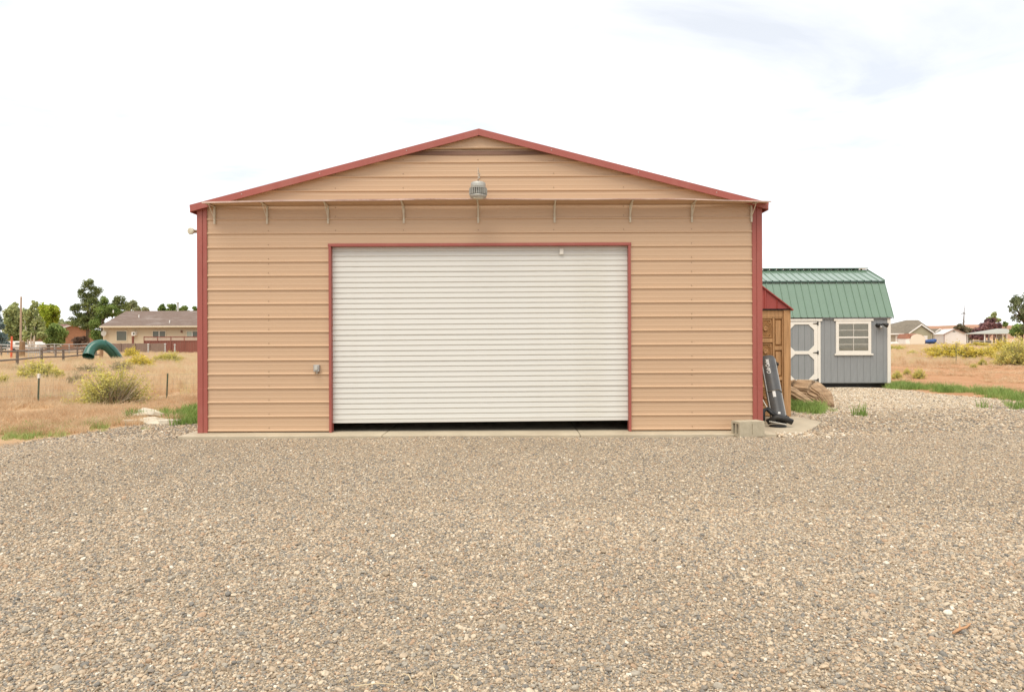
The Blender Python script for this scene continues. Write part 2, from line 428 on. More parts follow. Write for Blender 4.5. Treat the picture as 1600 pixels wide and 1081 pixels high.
def stones():
    out = []
    def region(n, x0, x1, y0, y1, keep, rm, rs):
        x = rng.uniform(x0, x1, n); y = rng.uniform(y0, y1, n)
        packed = np.clip(.80 + .45 * nz(x, y, .55, 51) + .25 * nz(x, y, 2.4, 52), .35, 1)      # thinner where the yard is packed to fines
        k = keep(x, y) & (rng.uniform(size=n) < packed * gravel_mask(x, y) ** 1.5)
        x, y = x[k], y[k]
        rad = np.clip(np.exp(rng.normal(math.log(rm), rs, len(x))), 0.0030, 0.024)
        out.append((x, y, rad))
    inview = lambda x, y: (np.abs(x) < 0.80 * y + 0.7)
    noslab = lambda x, y: ~((x > -5.3) & (x < 4.25) & (y > 10.62))
    nopad = lambda x, y: ~((x > 4.1) & (x < 4.66 + (y - 11.0) * .64) & (y > 11.02) & (y < 13.4) & (x < 5.75))
    region(int(4.0 * 14.4 * 12500), -7.2, 7.2, 2.2, 6.2, lambda x, y: inview(x, y) | ((np.abs(x) < .8 * y + 2.6) & (rng.uniform(size=len(x)) < .55)), 0.0054, 0.43)
    region(int(4.8 * 23 * 5600), -11.5, 11.5, 6.2, 11.0, lambda x, y: (inview(x, y) | (rng.uniform(size=len(x)) < .45)) & noslab(x, y), 0.0063, 0.36)
    region(int(9.5 * 10 * 900), 4.2, 13.7, 11.0, 21.0, lambda x, y: noslab(x, y) & nopad(x, y) & (x < 0.82 * y), 0.0135, 0.34)
    region(int(4.2 * 5 * 1500), -9.4, -5.2, 10.6, 15.5, lambda x, y: (x > -0.85 * y), 0.0125, 0.34)
    m_ = 420; out.append((4.15 + rng.gamma(1.6, .42, m_), 10.78 + rng.normal(.12, .13, m_) + .0, np.exp(rng.normal(math.log(.017), .35, m_))))   # pale loose stones round the block
    x = np.concatenate([o[0] for o in out]); y = np.concatenate([o[1] for o in out]); rad = np.concatenate([o[2] for o in out])
    n = len(x)
    flat = rng.uniform(0.45, 0.85, n)
    scl = np.stack([rad * rng.uniform(0.95, 1.45, n), rad * rng.uniform(0.75, 1.05, n), rad * flat], 1)
    z = gh(x, y) + scl[:, 2] * rng.uniform(0.05, 0.75, n)
    rot = np.stack([rng.normal(0, 0.35, n), rng.normal(0, 0.35, n), rng.uniform(0, 6.28, n)], 1)
    t = rng.uniform(0, 1, n)
    dark = 0.75 + 0.9 * nz(x, y, 0.7, 21) + 0.5 * nz(x, y, 3.2, 22)            # loose patches of darker stone
    sw = rng.uniform(size=n) < np.clip(0.24 * dark, 0, 0.55)
    t = np.where(sw, rng.choice([0.05, 0.30, 0.55, 0.72], n), t)
    pl = rng.uniform(size=n) < 0.6 * pale_mask(x, y)
    pl[-420:] = rng.uniform(size=420) < .8
    t = np.where(pl, rng.choice([0.40, 0.85, 0.88, 0.97], n), t)
    return scatter('gravel', np.stack([x, y, z], 1), scl, rot, rng.integers(0, 7, n), t, protos, 'loose tan and grey gravel covering the yard')
stones()

# ------------------------------------------------------------------ garage
GF, XL, XR, XC = 11.10, -5.09, 4.05, -0.52          # front plane, side edges, ridge
GBACK = 23.3
DL, DR, DT = X(515, GF, 520), X(985, GF, 520), 3.055   # door opening
slab = bpy.data.objects.new('concrete_slab', None); COL.objects.link(slab); tag(slab, kind='structure'); ORG[slab.name] = Vector()
sx = [XL - 0.17, X(600, 10.9, 676), X(905, 10.9, 676), XR + 0.10]
for i in range(3):
    mb = MB(); mb.box(sx[i] + 0.004 * (i > 0), sx[i+1] - 0.004 * (i < 2), 10.72, GBACK + 0.1, -0.30, 0.0)
    mb.build('slab_section', M_conc, slab, bevel=0.012)
garage = thing('garage', 'tan metal garage with red trim and a wide white roll-up door', 'garage', (XC, GF, 0))

RIBS = [(-.022, 0), (-.009, .017), (.008, .017), (.020, 0), (.062, 0), (.070, .0016), (.084, .0016), (.092, 0), (.138, 0), (.146, .0016), (.160, .0016), (.168, 0)]
Z0, PITCH = 0.035, 0.2286
def siding(z0, z1, span, yface, name='siding_panel', parent=garage):
    """ribbed sheet between heights z0 and z1; span(z) gives its left and right end"""
    prof = []
    for k in range(-1, 24):
        for dz, h in RIBS: prof.append((Z0 + k * PITCH + dz, h))
    zs = [p[0] for p in prof]; hs = [p[1] for p in prof]
    rows = [(z0, float(np.interp(z0, zs, hs)))] + [p for p in prof if z0 + 1e-4 < p[0] < z1 - 1e-4] + [(z1, float(np.interp(z1, zs, hs)))]
    v, f = [], []
    for z, h in rows:
        a, b = span(z)
        nseg = 6
        for i in range(nseg + 1): v.append((a + (b - a) * i / nseg, yface - h, z))
    for r in range(len(rows) - 1):
        for i in range(nseg): f.append((r*(nseg+1)+i, r*(nseg+1)+i+1, (r+1)*(nseg+1)+i+1, (r+1)*(nseg+1)+i))
    mb = MB(); mb.add(v, f); return mb.build(name, M_tan, parent, fix=False)
SEAM = [0.012] + [Z0 + 0.9144 * k - 0.024 for k in range(1, 6)] + [4.86]
SLOPE, PEAK = 0.2595, 4.89                    # top of roof at the rake
under = lambda z: (PEAK - 0.085 - z) / SLOPE  # half width available under the roof
full = lambda z: (max(XL, XC - under(z)), min(XR, XC + under(z)))
for k in range(4):
    siding(SEAM[k], SEAM[k+1], lambda z: (XL, DL), GF)
    siding(SEAM[k], SEAM[k+1], lambda z: (DR, XR), GF)
siding(DT, SEAM[4], lambda z: (DL, DR), GF)
siding(SEAM[4], SEAM[5], full, GF)
siding(SEAM[5], 4.79, full, GF - 0.028)
# dark gap strip under the top sheet
mb = MB(); mb.prism([(X(621, GF, 240), GF - 0.016, 4.492), (X(864, GF, 240), GF - 0.016, 4.492), (X(868, GF, 240), GF - 0.016, 4.556), (X(628, GF, 240), GF - 0.016, 4.556)], (0, 0.012, 0))
mb.build('gap_strip', M_brown, garage)
# screws
mb = MB()
for px in (420, 525, 631, 748, 866, 975, 1081):
    x = X(px, GF)
    for k in range(0, 20):
        z = Z0 + k * PITCH
        lo, hi = full(z)
        if DL - 0.1 < x < DR + 0.1 and z < DT + 0.1 or not (lo + 0.1 < x < hi - 0.1): continue
        for dz in ((0.042, -0.040) if k % 4 == 0 else (0.042,)):
            mb.lathe([(0.009, 0), (0.007, 0.006)], 6, (0, 0, 0))
            n = len(mb.v) - 12
            for q in range(n, n + 12):
                a = mb.v[q]; mb.v[q] = (x + a[0], GF - 0.001 - a[2], z + dz + a[1])
tag(mb.build('screws', mat('screw_head', (.30, .20, .13), .6), garage), kind='stuff')
# corner trims: two lapped lengths on each corner
for s, xe in ((1, XL), (-1, XR)):
    for z0, z1, pr in ((0.69, 3.70, 0.030), (0.0, 0.72, 0.034)):
        mb = MB()
        x0, x1, x2 = xe - s * 0.012, xe + s * 0.076, xe + s * 0.146
        def bx(a, b, *r): mb.box(min(a, b), max(a, b), *r)
        bx(x0, x1, GF - pr - 0.004, GF + 0.16, z0, z1)
        bx(x1, x2, GF - pr + 0.006, GF - 0.001, z0, z1)
        mb.build('corner_trim', M_red, garage, bevel=0.004)
# door frame
for a, b in ((DL - 0.004, DL + 0.036), (DR - 0.036, DR + 0.004)):
    mb = MB(); mb.box(a, b, GF - 0.042, GF + 0.10, 0.001, DT - 0.0435); mb.build('door_jamb', M_red, garage, bevel=0.004)
mb = MB(); mb.box(DL - 0.012, DR + 0.012, GF - 0.046, GF + 0.10, DT - 0.043, DT + 0.004)
mb.build('door_header', M_red, garage, bevel=0.004)
# roll-up door made of slats
door = MB().add([(DL + .03, GF + .075, 0.19), (DR - .03, GF + .075, 0.22), (DR - .03, GF + .075, 0.17), (DL + .03, GF + .075, 0.14), (DL + .03, GF + .055, 0.19), (DR - .03, GF + .055, 0.22), (DR - .03, GF + .055, 0.17), (DL + .03, GF + .055, 0.14)],
      [(0, 1, 2, 3), (4, 7, 6, 5), (0, 4, 5, 1), (3, 2, 6, 7), (0, 3, 7, 4), (1, 5, 6, 2)]).build('roll_up_door', M_door, garage, bevel=0.005)
door['label'] = 'white ribbed roll-up door raised a hand above the slab'
SP = 0.0856
prof = [(0.0, 0.003), (0.003, -0.003), (0.010, -0.0072), (0.022, -0.0086), (0.034, -0.0070), (0.046, -0.0040), (0.060, -0.0024), (0.074, -0.0026), (0.081, -0.001), (0.083, 0.003), (SP, 0.003)]
W = DR - DL - 0.05
mb = MB(); ns = 12
for z, d in prof:
    for i in range(ns + 1): mb.v.append((-W/2 + W*i/ns, d, z))
for r in range(len(prof) - 1):
    for i in range(ns): mb.f.append((r*(ns+1)+i, r*(ns+1)+i+1, (r+1)*(ns+1)+i+1, (r+1)*(ns+1)+i))
sl_me = bpy.data.meshes.new('slat'); sl_me.from_pydata(mb.v, [], mb.f); sl_me.materials.append(M_door)
sl_me.polygons.foreach_set('use_smooth', [True] * len(sl_me.polygons))
tilt = math.atan2(0.03, W)
for k in range(34):
    o = bpy.data.objects.new('slat', sl_me); COL.objects.link(o); o.parent = door
    zt = 0.205 + k * SP
    o.location = Vector(((DL + DR) / 2, GF + 0.062 + random.uniform(-.0015, .0015), zt)) - ORG[door.name]
    o.rotation_euler = (0, -tilt * (1 - k / 34.0), 0)
mb = MB(); mb.box(X(875, GF), X(881, GF), GF + 0.02, GF + 0.034, 2.88, 2.97); mb.build('pull_tab', M_white, door)
# box on the wall
sw = MB(); c = P(496, 575, GF); sw.box(c.x - .045, c.x + .045, GF - .075, GF - .004, c.z - .055, c.z + .055)
swb = sw.build('switch_box', M_grey, garage, bevel=0.006)
sw = MB(); sw.box(c.x - .026, c.x + .026, GF - .088, GF - .0755, c.z - .03, c.z + .035); sw.build('switch_cover', M_galv, swb, bevel=0.004)
sw = MB(); sw.tube([(c.x, GF - .03, c.z - .054), (c.x, GF - .03, c.z - .085)], .012, 8); sw.build('conduit', M_galv, swb)
# roof
RF = GF - 0.115
for s in (-1, 1):
    xe = XC + s * (4.662)
    ze = PEAK - SLOPE * 4.662
    mb = MB(); mb.prism([(XC, RF + 0.02, PEAK - .012), (xe, RF + 0.02, ze - .012), (xe, RF + 0.02, ze - .075), (XC, RF + 0.02, PEAK - .075)], (0, GBACK - RF + 0.1, 0))
    roof = mb.build('roof_slope', M_red, garage)
    mb = MB()
    mb.prism([(XC, RF, PEAK), (xe, RF, ze), (xe + s * -.012, RF, ze - .108), (XC, RF, PEAK - .110)], (0, 0.018, 0))
    mb.build('rake_trim', M_red, garage, bevel=0.003)
    mb = MB(); mb.prism([(XC, RF + .0185, PEAK - .0755), (xe - s*.02, RF + .0185, ze - .0755), (xe - s*.02, RF + .0185, ze - .082), (XC, RF + .0185, PEAK - .082)], (0, .094, 0))
    mb.build('soffit', M_tan, garage)
    mb = MB(); mb.box(min(xe, xe - s*.02), max(xe, xe - s*.02), RF + .0186, GBACK + .1, ze - .118, ze - .0755); mb.build('eave_trim', M_red, garage)
    rv = MB()
    for t in (0.25, 0.55, 0.82):
        xx = XC + s * 4.66 * t; zz = PEAK - SLOPE * 4.66 * t - .05
        rv.tube([(xx, RF - .004, zz), (xx, RF + .002, zz)], .007, 8)
    rv.build('rivets', M_galv, garage)['kind'] = 'stuff'
# side and back walls with lining
for x0, x1 in ((XL + 0.002, XL + 0.10), (XR - 0.10, XR - 0.002)):
    mb = MB(); mb.box(x0, x1, GF + 0.162, GBACK, 0.002, 3.62); mb.build('side_wall', M_tan, garage)
mb = MB(); mb.prism([(XL + .1, GBACK - .1, 0.002), (XR - .1, GBACK - .1, 0.002), (XR - .1, GBACK - .1, 3.62), (XC, GBACK - .1, 4.79), (XL + .1, GBACK - .1, 3.62)], (0, .098, 0)); mb.build('back_wall', M_tan, garage)
mb = MB(); mb.box(XL + .17, DL - .01, GF + .11, GF + .15, 0.002, 3.6); mb.box(DR + .01, XR - .17, GF + .11, GF + .15, 0.002, 3.6); mb.box(DL - .01, DR + .01, GF + .11, GF + .15, DT + .01, 3.6)
mb.build('wall_lining', M_inner, garage)
# awning on brackets
aw_pts = [(316, 3.672), (470, 3.700), (631, 3.712), (748, 3.712), (866, 3.706), (985, 3.700), (1081, 3.690), (1204, 3.655)]
AF = GF - 0.315
n = 60
xs = np.linspace(X(316, AF), X(1206, AF), n)
zt = np.interp(xs, [X(p, AF) for p, _ in aw_pts], [z for _, z in aw_pts]) + 0.006 * nz(xs, xs * 0, 3.0, 5)
mb = MB(); cols = 7
for i in range(n):
    for j in range(cols):
        t = j / (cols - 1)
        y = AF + (GF - 0.024 - AF) * t; zz = zt[i] * (1 - t) + (3.675 + 0.004 * math.sin(xs[i] * 2)) * t + (0.012 if j in (2, 5) else 0)
        mb.v.append((min(max(xs[i], XL - .0 if t > .9 else -9), XR if t > .9 else 9), y, zz))
for i in range(n - 1):
    for j in range(cols - 1): mb.f.append((i*cols+j, (i+1)*cols+j, (i+1)*cols+j+1, i*cols+j+1))
aw = mb.build('awning', M_tan, garage, smooth=True)
aw.modifiers.new('sheet', 'SOLIDIFY').thickness = 0.003
aw['label'] = 'narrow sagging sheet-metal awning on shelf brackets above the door'
mb = MB()
for i in range(n - 1):
    a, b = xs[i], xs[i+1]
    h = 0.016 if a < X(640, AF) else 0.010
    mb.prism([(a, AF - .004, zt[i] - h * .6), (b, AF - .004, zt[i+1] - h * .6), (b, AF - .004, zt[i+1] + h), (a, AF - .004, zt[i] + h)], (0, .003, 0))
mb.build('edge_strip', mat('faded_edge', (0.50, 0.36, 0.30), .5, .35, 1.3, (1.2, 1, 1), dirt=(0.22, .07, .055), dirt_amt=.9, dirt_scale=.8), aw)
for px in (337, 419, 514, 632, 748, 867, 985, 1081, 1174):
    x = X(px, GF)
    zz = float(np.interp(x * AF / GF, xs, zt)) - 0.012
    mb = MB()
    mb.box(x - .016, x + .016, GF - .0300, GF - .0245, 3.385, 3.668)
    mb.box(x - .008, x + .008, GF - .042, GF - .0302, 3.40, 3.66)
    mb.prism([(x - .014, AF + .02, zz - .004), (x + .014, AF + .02, zz - .004), (x + .014, AF + .02, zz + .002), (x - .014, AF + .02, zz + .002)], (0, GF - .031 - AF - .02, 3.664 - zz))
    mb.tube([(x, AF + .07, zz - .004), (x, GF - .04, 3.47)], .0065, 6)
    mb.build('bracket', M_wpaint, aw)
# lamp at the side wall
sp = P(305, 362, GF + .25)
mb = MB(); mb.box(XL - .055, XL - .0135, sp.y - .05, sp.y + .05, sp.z - .04, sp.z + .055); sl = mb.build('security_light', M_red, garage, bevel=.006)
mb = MB(); mb.tube([(XL - .05, sp.y, sp.z), (sp.x + .01, sp.y - .06, sp.z - .005), (sp.x, sp.y - .10, sp.z - .01), (sp.x - .003, sp.y - .15, sp.z - .015), (sp.x - .004, sp.y - .155, sp.z - .015)], [.018, .03, .045, .058, .05], 14); mb.build('bulb', mat('lamp_glass', (.62, .58, .45), .25, .1, 5), sl, smooth=True)

# hanging lamp
lx, ly = X(748, GF - .42), GF - 0.42
lz = Z(748, 299, ly)
lamp = thing('hanging_lamp', 'grey finned high-bay lamp hanging from a rod above the roll-up door', 'lamp', (lx, ly, lz))
M_lampm = mat('lamp_metal', (.43, .42, .38), .45, .12, 14, metal=.25)
mb = MB(); mb.lathe([(.02, .165), (.085, .162), (.112, .150), (.118, .125), (.118, .085), (.108, .072)], 28, (lx, ly, lz - .02)); mb.build('driver_cap', M_lampm, lamp, bevel=.003)
mb = MB(); mb.lathe([(.098, .078), (.100, -.03)], 24, (lx, ly, lz - .02))
mb.lathe([(.100, .0715), (.135, .068), (.135, .058), (.1, .055)], 28, (lx, ly, lz - .02)); mb.build('core', M_lampm, lamp)
for k in range(26):
    a = 2 * math.pi * k / 26; c_, s_ = math.cos(a), math.sin(a)
    if k == 0:
        mb = MB(); mb.prism([(.095, -.004, .055), (.142, -.004, .052), (.142, -.004, -.035), (.095, -.004, -.042)], (0, .008, 0))
        f0 = mb.build('fin', M_lampm); f0.parent = lamp; f0.location = (0, 0, -.02)
    else:
        share('fin', f0, lamp, (0, 0, -.02), (0, 0, a))
mb = MB(); mb.lathe([(.104, -.0425), (.128, -.045), (.134, -.058), (.122, -.078), (.10, -.088)], 28, (lx, ly, lz - .02)); mb.build('rim', M_lampm, lamp, smooth=False)
mb = MB(); mb.lathe([(.10, -.0885), (.07, -.100), (.02, -.105)], 24, (lx, ly, lz - .02)); mb.build('lens', mat('lens', (.62, .60, .52), .2, .03, 3), lamp, smooth=True)
mb = MB(); mb.tube([(lx, ly, lz + .142), (lx - .012, ly, lz + .165), (lx, ly, lz + .185), (lx + .012, ly, lz + .165), (lx, ly, lz + .145)], .005, 6); mb.build('hook', M_black, lamp)
ztop = Z(748, 263, ly)
mb = MB(); mb.tube([(lx, ly, lz + .182), (lx, ly, ztop)], .0035, 6); mb.tube([(lx, ly, ztop), (lx, GF - .002, ztop - .02)], .006, 6); mb.tube([(lx, GF-.006, ztop + .02), (lx, GF-.006, ztop - .06)], .014, 6); mb.build('hanger_rod', M_galv, lamp)

# ------------------------------------------------------------------ block, pad, lean-to, chute
pd = MB(); pts = [(4.155, 11.0), (4.72, 11.08), (5.2, 11.75), (5.66, 12.5), (5.5, 13.3), (4.155, 13.3)]
pd.prism([(x, y, -.16) for x, y in pts], (0, 0, .135)); tag(pd.build('concrete_pad', M_conc, bevel=.012), kind='structure')
bc = P(1170, 678, 10.68)
blk = thing('concrete_block', 'grey concrete block resting at the red corner of the garage', 'block', (X(1167, 10.75), 10.72, -.028), local=True, rotz=R(14))
# lies on its side with a solid top sheet; the end shows two open cores
mb = MB(); L, Wd, H, t = .44, .23, .235, .036
mb.box(-L/2, L/2, -Wd/2, Wd/2, H - t, H); mb.box(-L/2, L/2, -Wd/2, Wd/2, 0, t)
mb.box(-L/2, -.006, -Wd/2, -Wd/2 + t, t, H - t); mb.box(.006, L/2, -Wd/2, -Wd/2 + t, t, H - t); mb.box(-.006, .006, -Wd/2 + .012, -Wd/2 + t, t, H - t)
mb.box(-L/2, L/2, Wd/2 - t, Wd/2, t, H - t); mb.box(-L/2 + .004, L/2 - .004, -.016, .016, t, H - t); mb.box(L/2 - .12, L/2 - .003, -Wd/2 + t, Wd/2 - t, t, H - t)
mb.build('shell', M_block, blk)
mb = MB(); mb.box(-.004, .004, -Wd/2 - .0015, Wd/2, H - .002, H + .0008); mb.build('score_line', mat('groove', (.25, .21, .15), .95), blk)

LY = 13.5
lean = thing('lean_to', 'lean-to closed with old carved timber doors under a red metal gable', 'lean-to', (4.8, LY, 0))
LX0, LX1 = XR + .012, X(1233.5, LY, 600)
zb = float(gh(5.3, LY)) + .0
zt0, zt1 = 2.10, 2.10 + .77 * (LX1 - LX0)
def timber(name, px0, px1, z0, z1, y0, th, m=M_wood, par=lean):
    mb = MB(); a, b = (px0 if px0 < 50 else X(px0, LY, 560)), (px1 if px1 < 50 else X(px1, LY, 560))
    mb.box(a, b, y0, y0 + th, z0, z1); return mb.build(name, m, par, bevel=.006)
timber('post', 1224, 1233.3, zb - .05, 2.06, LY - .02, .11)
mb = MB(); mb.box(LX1 + .001, LX1 + .022, LY - .012, LY + 4, zb - .05, 2.05); mb.build('side_boarding', M_wood, lean)
timber('head_rail', LX0, 1223.7, Z(1215, 496, LY), 2.05, LY, .06)
rows_r = [(498, 541), (547, 589), (594, 634)]
rows_l = [(498, 529), (535, 563), (569, 600), (606, 634)]
timber('stile', 1207.5, 1210.5, zb - .02, Z(1215, 496.3, LY), LY + .002, .05)
timber('stile', 1222.2, 1223.8, zb - .02, Z(1215, 496.3, LY), LY + .002, .05)
timber('stile', LX0, 1186, zb - .02, Z(1215, 496.3, LY), LY + .002, .05)
def rails(rows, a, b):
    edges = [496.2] + [q for r_ in rows for q in r_] + [650]
    for i in range(0, len(edges), 2):
        z1, z0 = Z(1215, edges[i], LY), Z(1215, edges[i+1], LY)
        timber('rail', a, b, max(z0, zb - .02), z1, LY + .005, .045)
rails(rows_r, 1210.6, 1222.1); rails(rows_l, 1186.1, 1207.4)
for y0, y1 in rows_r:
    z0, z1 = Z(1215, y1, LY), Z(1215, y0, LY); a, b = X(1210.6, LY, 560), X(1222.1, LY, 560)
    mb = MB(); mb.box(a, b, LY + .030, LY + .042, z0, z1); pn = mb.build('door_panel', M_woodd, lean)
    mb = MB(); mb.box(a + .022, b - .022, LY + .012, LY + .0295, z0 + .035, z1 - .035); mb.build('raised_field', M_wood, pn, bevel=.008)
for y0, y1 in rows_l:
    z0, z1 = Z(1215, y1, LY), Z(1215, y0, LY); a, b = X(1186.1, LY, 560), X(1207.4, LY, 560)
    mb = MB(); mb.box(a, b, LY + .030, LY + .042, z0, z1); pn = mb.build('carved_panel', M_woodd, lean)
    mb = MB(); cx, cz = (a + b) / 2, (z0 + z1) / 2; hw, hz_ = (b - a) / 2 - .02, (z1 - z0) / 2 - .02
    mb.box(cx - hw, cx + hw, LY + .016, LY + .0295, cz + hz_ - .012, cz + hz_); mb.box(cx - hw, cx + hw, LY + .016, LY + .0295, cz - hz_, cz - hz_ + .012)
    mb.box(cx - hw, cx - hw + .012, LY + .016, LY + .0295, cz - hz_ + .0121, cz + hz_ - .0121); mb.box(cx + hw - .012, cx + hw, LY + .016, LY + .0295, cz - hz_ + .0121, cz + hz_ - .0121)
    for k in range(8):
        a_ = k * math.pi / 4; r_ = .055
        mb.tube([(cx, LY + .026, cz), (cx + r_ * .6 * math.cos(a_), LY + .014, cz + r_ * .6 * math.sin(a_)), (cx + r_ * math.cos(a_), LY + .027, cz + r_ * math.sin(a_))], [.008, .014, .004], 6)
    for sx_ in (-1, 1):
        for sz_ in (-1, 1):
            q = [(cx + sx_ * (hw - .03 - .03 * math.cos(t) * (1 - t / 8)), LY + .022, cz + sz_ * (hz_ - .035 - .04 * math.sin(t) * (1 - t / 8))) for t in np.linspace(0, 5, 10)]
            mb.tube(q, .006, 5)
    mb.build('carving', M_wood, pn)
# ribbed red triangle and roof
def lean_z(x): return zt0 + .77 * (LX1 - x)
mb = MB(); xx = np.arange(LX0, LX1 + .001, .02); 
prof_x = []
for x in xx:
    ph = ((x - LX0) % .2286)
    prof_x.append((x, .018 if ph < .035 else 0))
for i in range(len(prof_x) - 1):
    (a, h0), (b, h1) = prof_x[i], prof_x[i+1]
    mb.add([(a, LY - .05 - h0, zt0 - .02), (b, LY - .05 - h1, zt0 - .02), (b, LY - .05 - h1, lean_z(b)), (a, LY - .05 - h0, lean_z(a))], [(0, 1, 2, 3)])
mb.build('gable_sheet', M_lred, lean, fix=False)
mb = MB(); mb.prism([(LX0, LY - .09, lean_z(LX0) + .005), (LX1 + .05, LY - .09, lean_z(LX1 + .05) + .005), (LX1 + .05, LY - .09, lean_z(LX1 + .05) - .02), (LX0, LY - .09, lean_z(LX0) - .02)], (0, 4.3, 0)); mb.build('roof', M_lred, lean)
mb = MB(); mb.box(LX0, LX1 - .02, LY - .03, LY + .0, 2.055, 2.12); mb.build('painted_gap_shade', M_black, lean)  # solid black bar painting in the shade of the gap under the gable sheet

# mower bagger chute leaning on the doors
cb, ct = P(1217, 661, 12.25), P(1198.5, 560.5, 12.95)
cb.z = -.025 + .02
chute = thing('bagger_chute', 'dark grey plastic mower bagger chute leaning on the carved timber doors', 'mower chute', tuple(cb))
M_chute = mat('chute_plastic', (.088, .088, .088), .42, .18, 5, dirt=(.2, .165, .12), dirt_amt=.5, dirt_scale=3)
axis_ = (ct - cb); LEN = axis_.length; axd = axis_.normalized()
side = Vector((1, 0, 0)); side = (side - axd * side.dot(axd)).normalized(); fwd = axd.cross(side)
if fwd.y > 0: fwd = -fwd
def CP(s, t, ang, r):            # s along, angle 0 = towards the camera
    return cb + axd * (LEN * s) + (fwd * math.cos(ang) + side * math.sin(ang)) * r
mb = MB(); nn, ms = 20, 13
for outer in (0, 1):
    for i in range(ms):
        s = i / (ms - 1); r = .130 + .004 * (1 - s) - .006 * outer
        if i in (0, ms - 1) and not outer: r += .006
        for k in range(nn):
            mb.v.append(tuple(CP(s, 0, 2 * math.pi * k / nn, r)))
for outer in (0, 1):
    b0 = outer * ms * nn
    for i in range(ms - 1):
        for k in range(nn): mb.f.append((b0 + i*nn+k, b0 + i*nn+(k+1) % nn, b0 + (i+1)*nn+(k+1) % nn, b0 + (i+1)*nn+k))
for i in (0, ms - 1):
    for k in range(nn): mb.f.append((i*nn+k, i*nn+(k+1) % nn, ms*nn + i*nn+(k+1) % nn, ms*nn + i*nn+k))
mb.build('tube', M_chute, chute, smooth=True)
for a_ in (-1.25, 1.25):
    mb = MB(); mb.tube([CP(s, 0, a_, .136) for s in (.01, .5, .99)], .011, 6); mb.build('seam_rib', M_grey, chute)
mb = MB(); mb.tube([CP(.44 + .01 * math.sin(3 * a_), 0, a_, .139) for a_ in np.linspace(-1.7, 1.7, 14)], .008, 6); mb.build('strap', mat('strap', (.2, .17, .13), .8), chute)
for a_, s in ((1.35, .90), (1.25, .05), (-.75, .06)):
    p = CP(s, 0, a_, .145); q = CP(s, 0, a_, .185)
    mb = MB(); mb.tube([p, q], [.035, .028], 8); mb.tube([p - axd * .07, p + axd * .05], .018, 6)
    mb.build('latch', M_black, chute)
def patch(s0, s1, a0, a1, m, name, r=.1375):
    mb = MB(); 
    for i in range(4):
        for j in range(5): mb.v.append(tuple(CP(s0 + (s1 - s0) * i / 3, 0, a0 + (a1 - a0) * j / 4, r)))
    for i in range(3):
        for j in range(4): mb.f.append((i*5+j, i*5+j+1, (i+1)*5+j+1, (i+1)*5+j))
    return mb.build(name, m, chute)
M_stick = mat('sticker', (.72, .70, .66), .5, .05, 4)
patch(.335, .425, -.50, -.12, M_stick, 'sticker'); patch(.075, .105, -.28, .02, M_stick, 'sticker')
fc = bpy.data.curves.new('lettering', 'FONT'); fc.body = 'Cub Cadet'; fc.size = .092; fc.shear = .25; fc.space_character = .86; fc.offset = .0022; fc.resolution_u = 3
fo = bpy.data.objects.new('lettering', fc); COL.objects.link(fo)
tm = bpy.data.meshes.new_from_object(fo.evaluated_get(bpy.context.evaluated_depsgraph_get()))
bpy.data.objects.remove(fo)
wx = max(v.co.x for v in tm.vertices)
mb = MB()
for v in tm.vertices:            # runs up the tube
    s = .70 + (v.co.x / wx) * .24; ang = -.47 - (v.co.y - .03) / .136
    mb.v.append(tuple(CP(s, 0, ang, .1385)))
mb.f = [tuple(p.vertices) for p in tm.polygons]
mb.build('lettering', M_stick, chute)

bp = thing('mower_bracket', 'black tangled mower bagger bracket and hose lying beside the grey chute', 'mower part', (4.45, 11.9, -.025))
mb = MB(); mb.lathe([(.13, 0), (.15, .01), (.14, .022), (.05, .03)], 18, (4.58, 11.78, -.024)); mb.build('base_dish', M_black, bp, smooth=True)
mb = MB(); mb.tube([(4.36, 11.9, .02), (4.40, 12.0, .22), (4.52, 12.1, .25), (4.66, 11.95, .10), (4.72, 11.8, .05)], .045, 8)
mb.tube([(4.40, 11.8, .05), (4.55, 11.75, .14), (4.70, 11.72, .11), (4.80, 11.70, .06)], .05, 8); mb.build('hose', M_black, bp, smooth=True)
mb = MB(); mb.tube([(4.40, 11.95, .0), (4.36, 12.2, .55), (4.30, 12.5, .95)], .014, 6); mb.tube([(4.62, 12.0, .03), (4.45, 12.3, .5), (4.36, 12.55, .85)], .010, 6); mb.tube([(4.42, 11.75, .07), (4.66, 11.62, .03)], .012, 6); mb.build('rods', M_galv, bp)

# ------------------------------------------------------------------ grey barn shed
SY = 21.25
SXR, SXL = X(1390.5, SY, 560), X(1390.5, SY, 560) - 6.10
sb = 0.09                                    # underside of floor skids
shed = thing('garden_shed', 'grey barn-roofed garden shed with white trim and green metal roof', 'shed', (SXR - 3, SY, 0))
EAVE, BRK, RIDGE = Z(1385, 494, SY), 3.30, 3.77
SD = 3.05
# front boards, one mesh shared
bw = 0.2033
mb = MB(); mb.prism([(0, 0, 0), (bw - .010, 0, 0), (bw - .004, .008, 0), (bw, .008, 0), (bw, .016, 0), (0, .016, 0)], (0, 0, EAVE - sb - .10)); b0 = mb.build('siding_board', M_shed, None)
b0.parent = shed; ORG_S = Vector(shed.location)
b0.location = Vector((SXL, SY, sb + .02)) - ORG_S
for k in range(1, 30): share('siding_board', b0, shed, Vector((SXL + k * bw, SY, sb + .02)) - ORG_S)
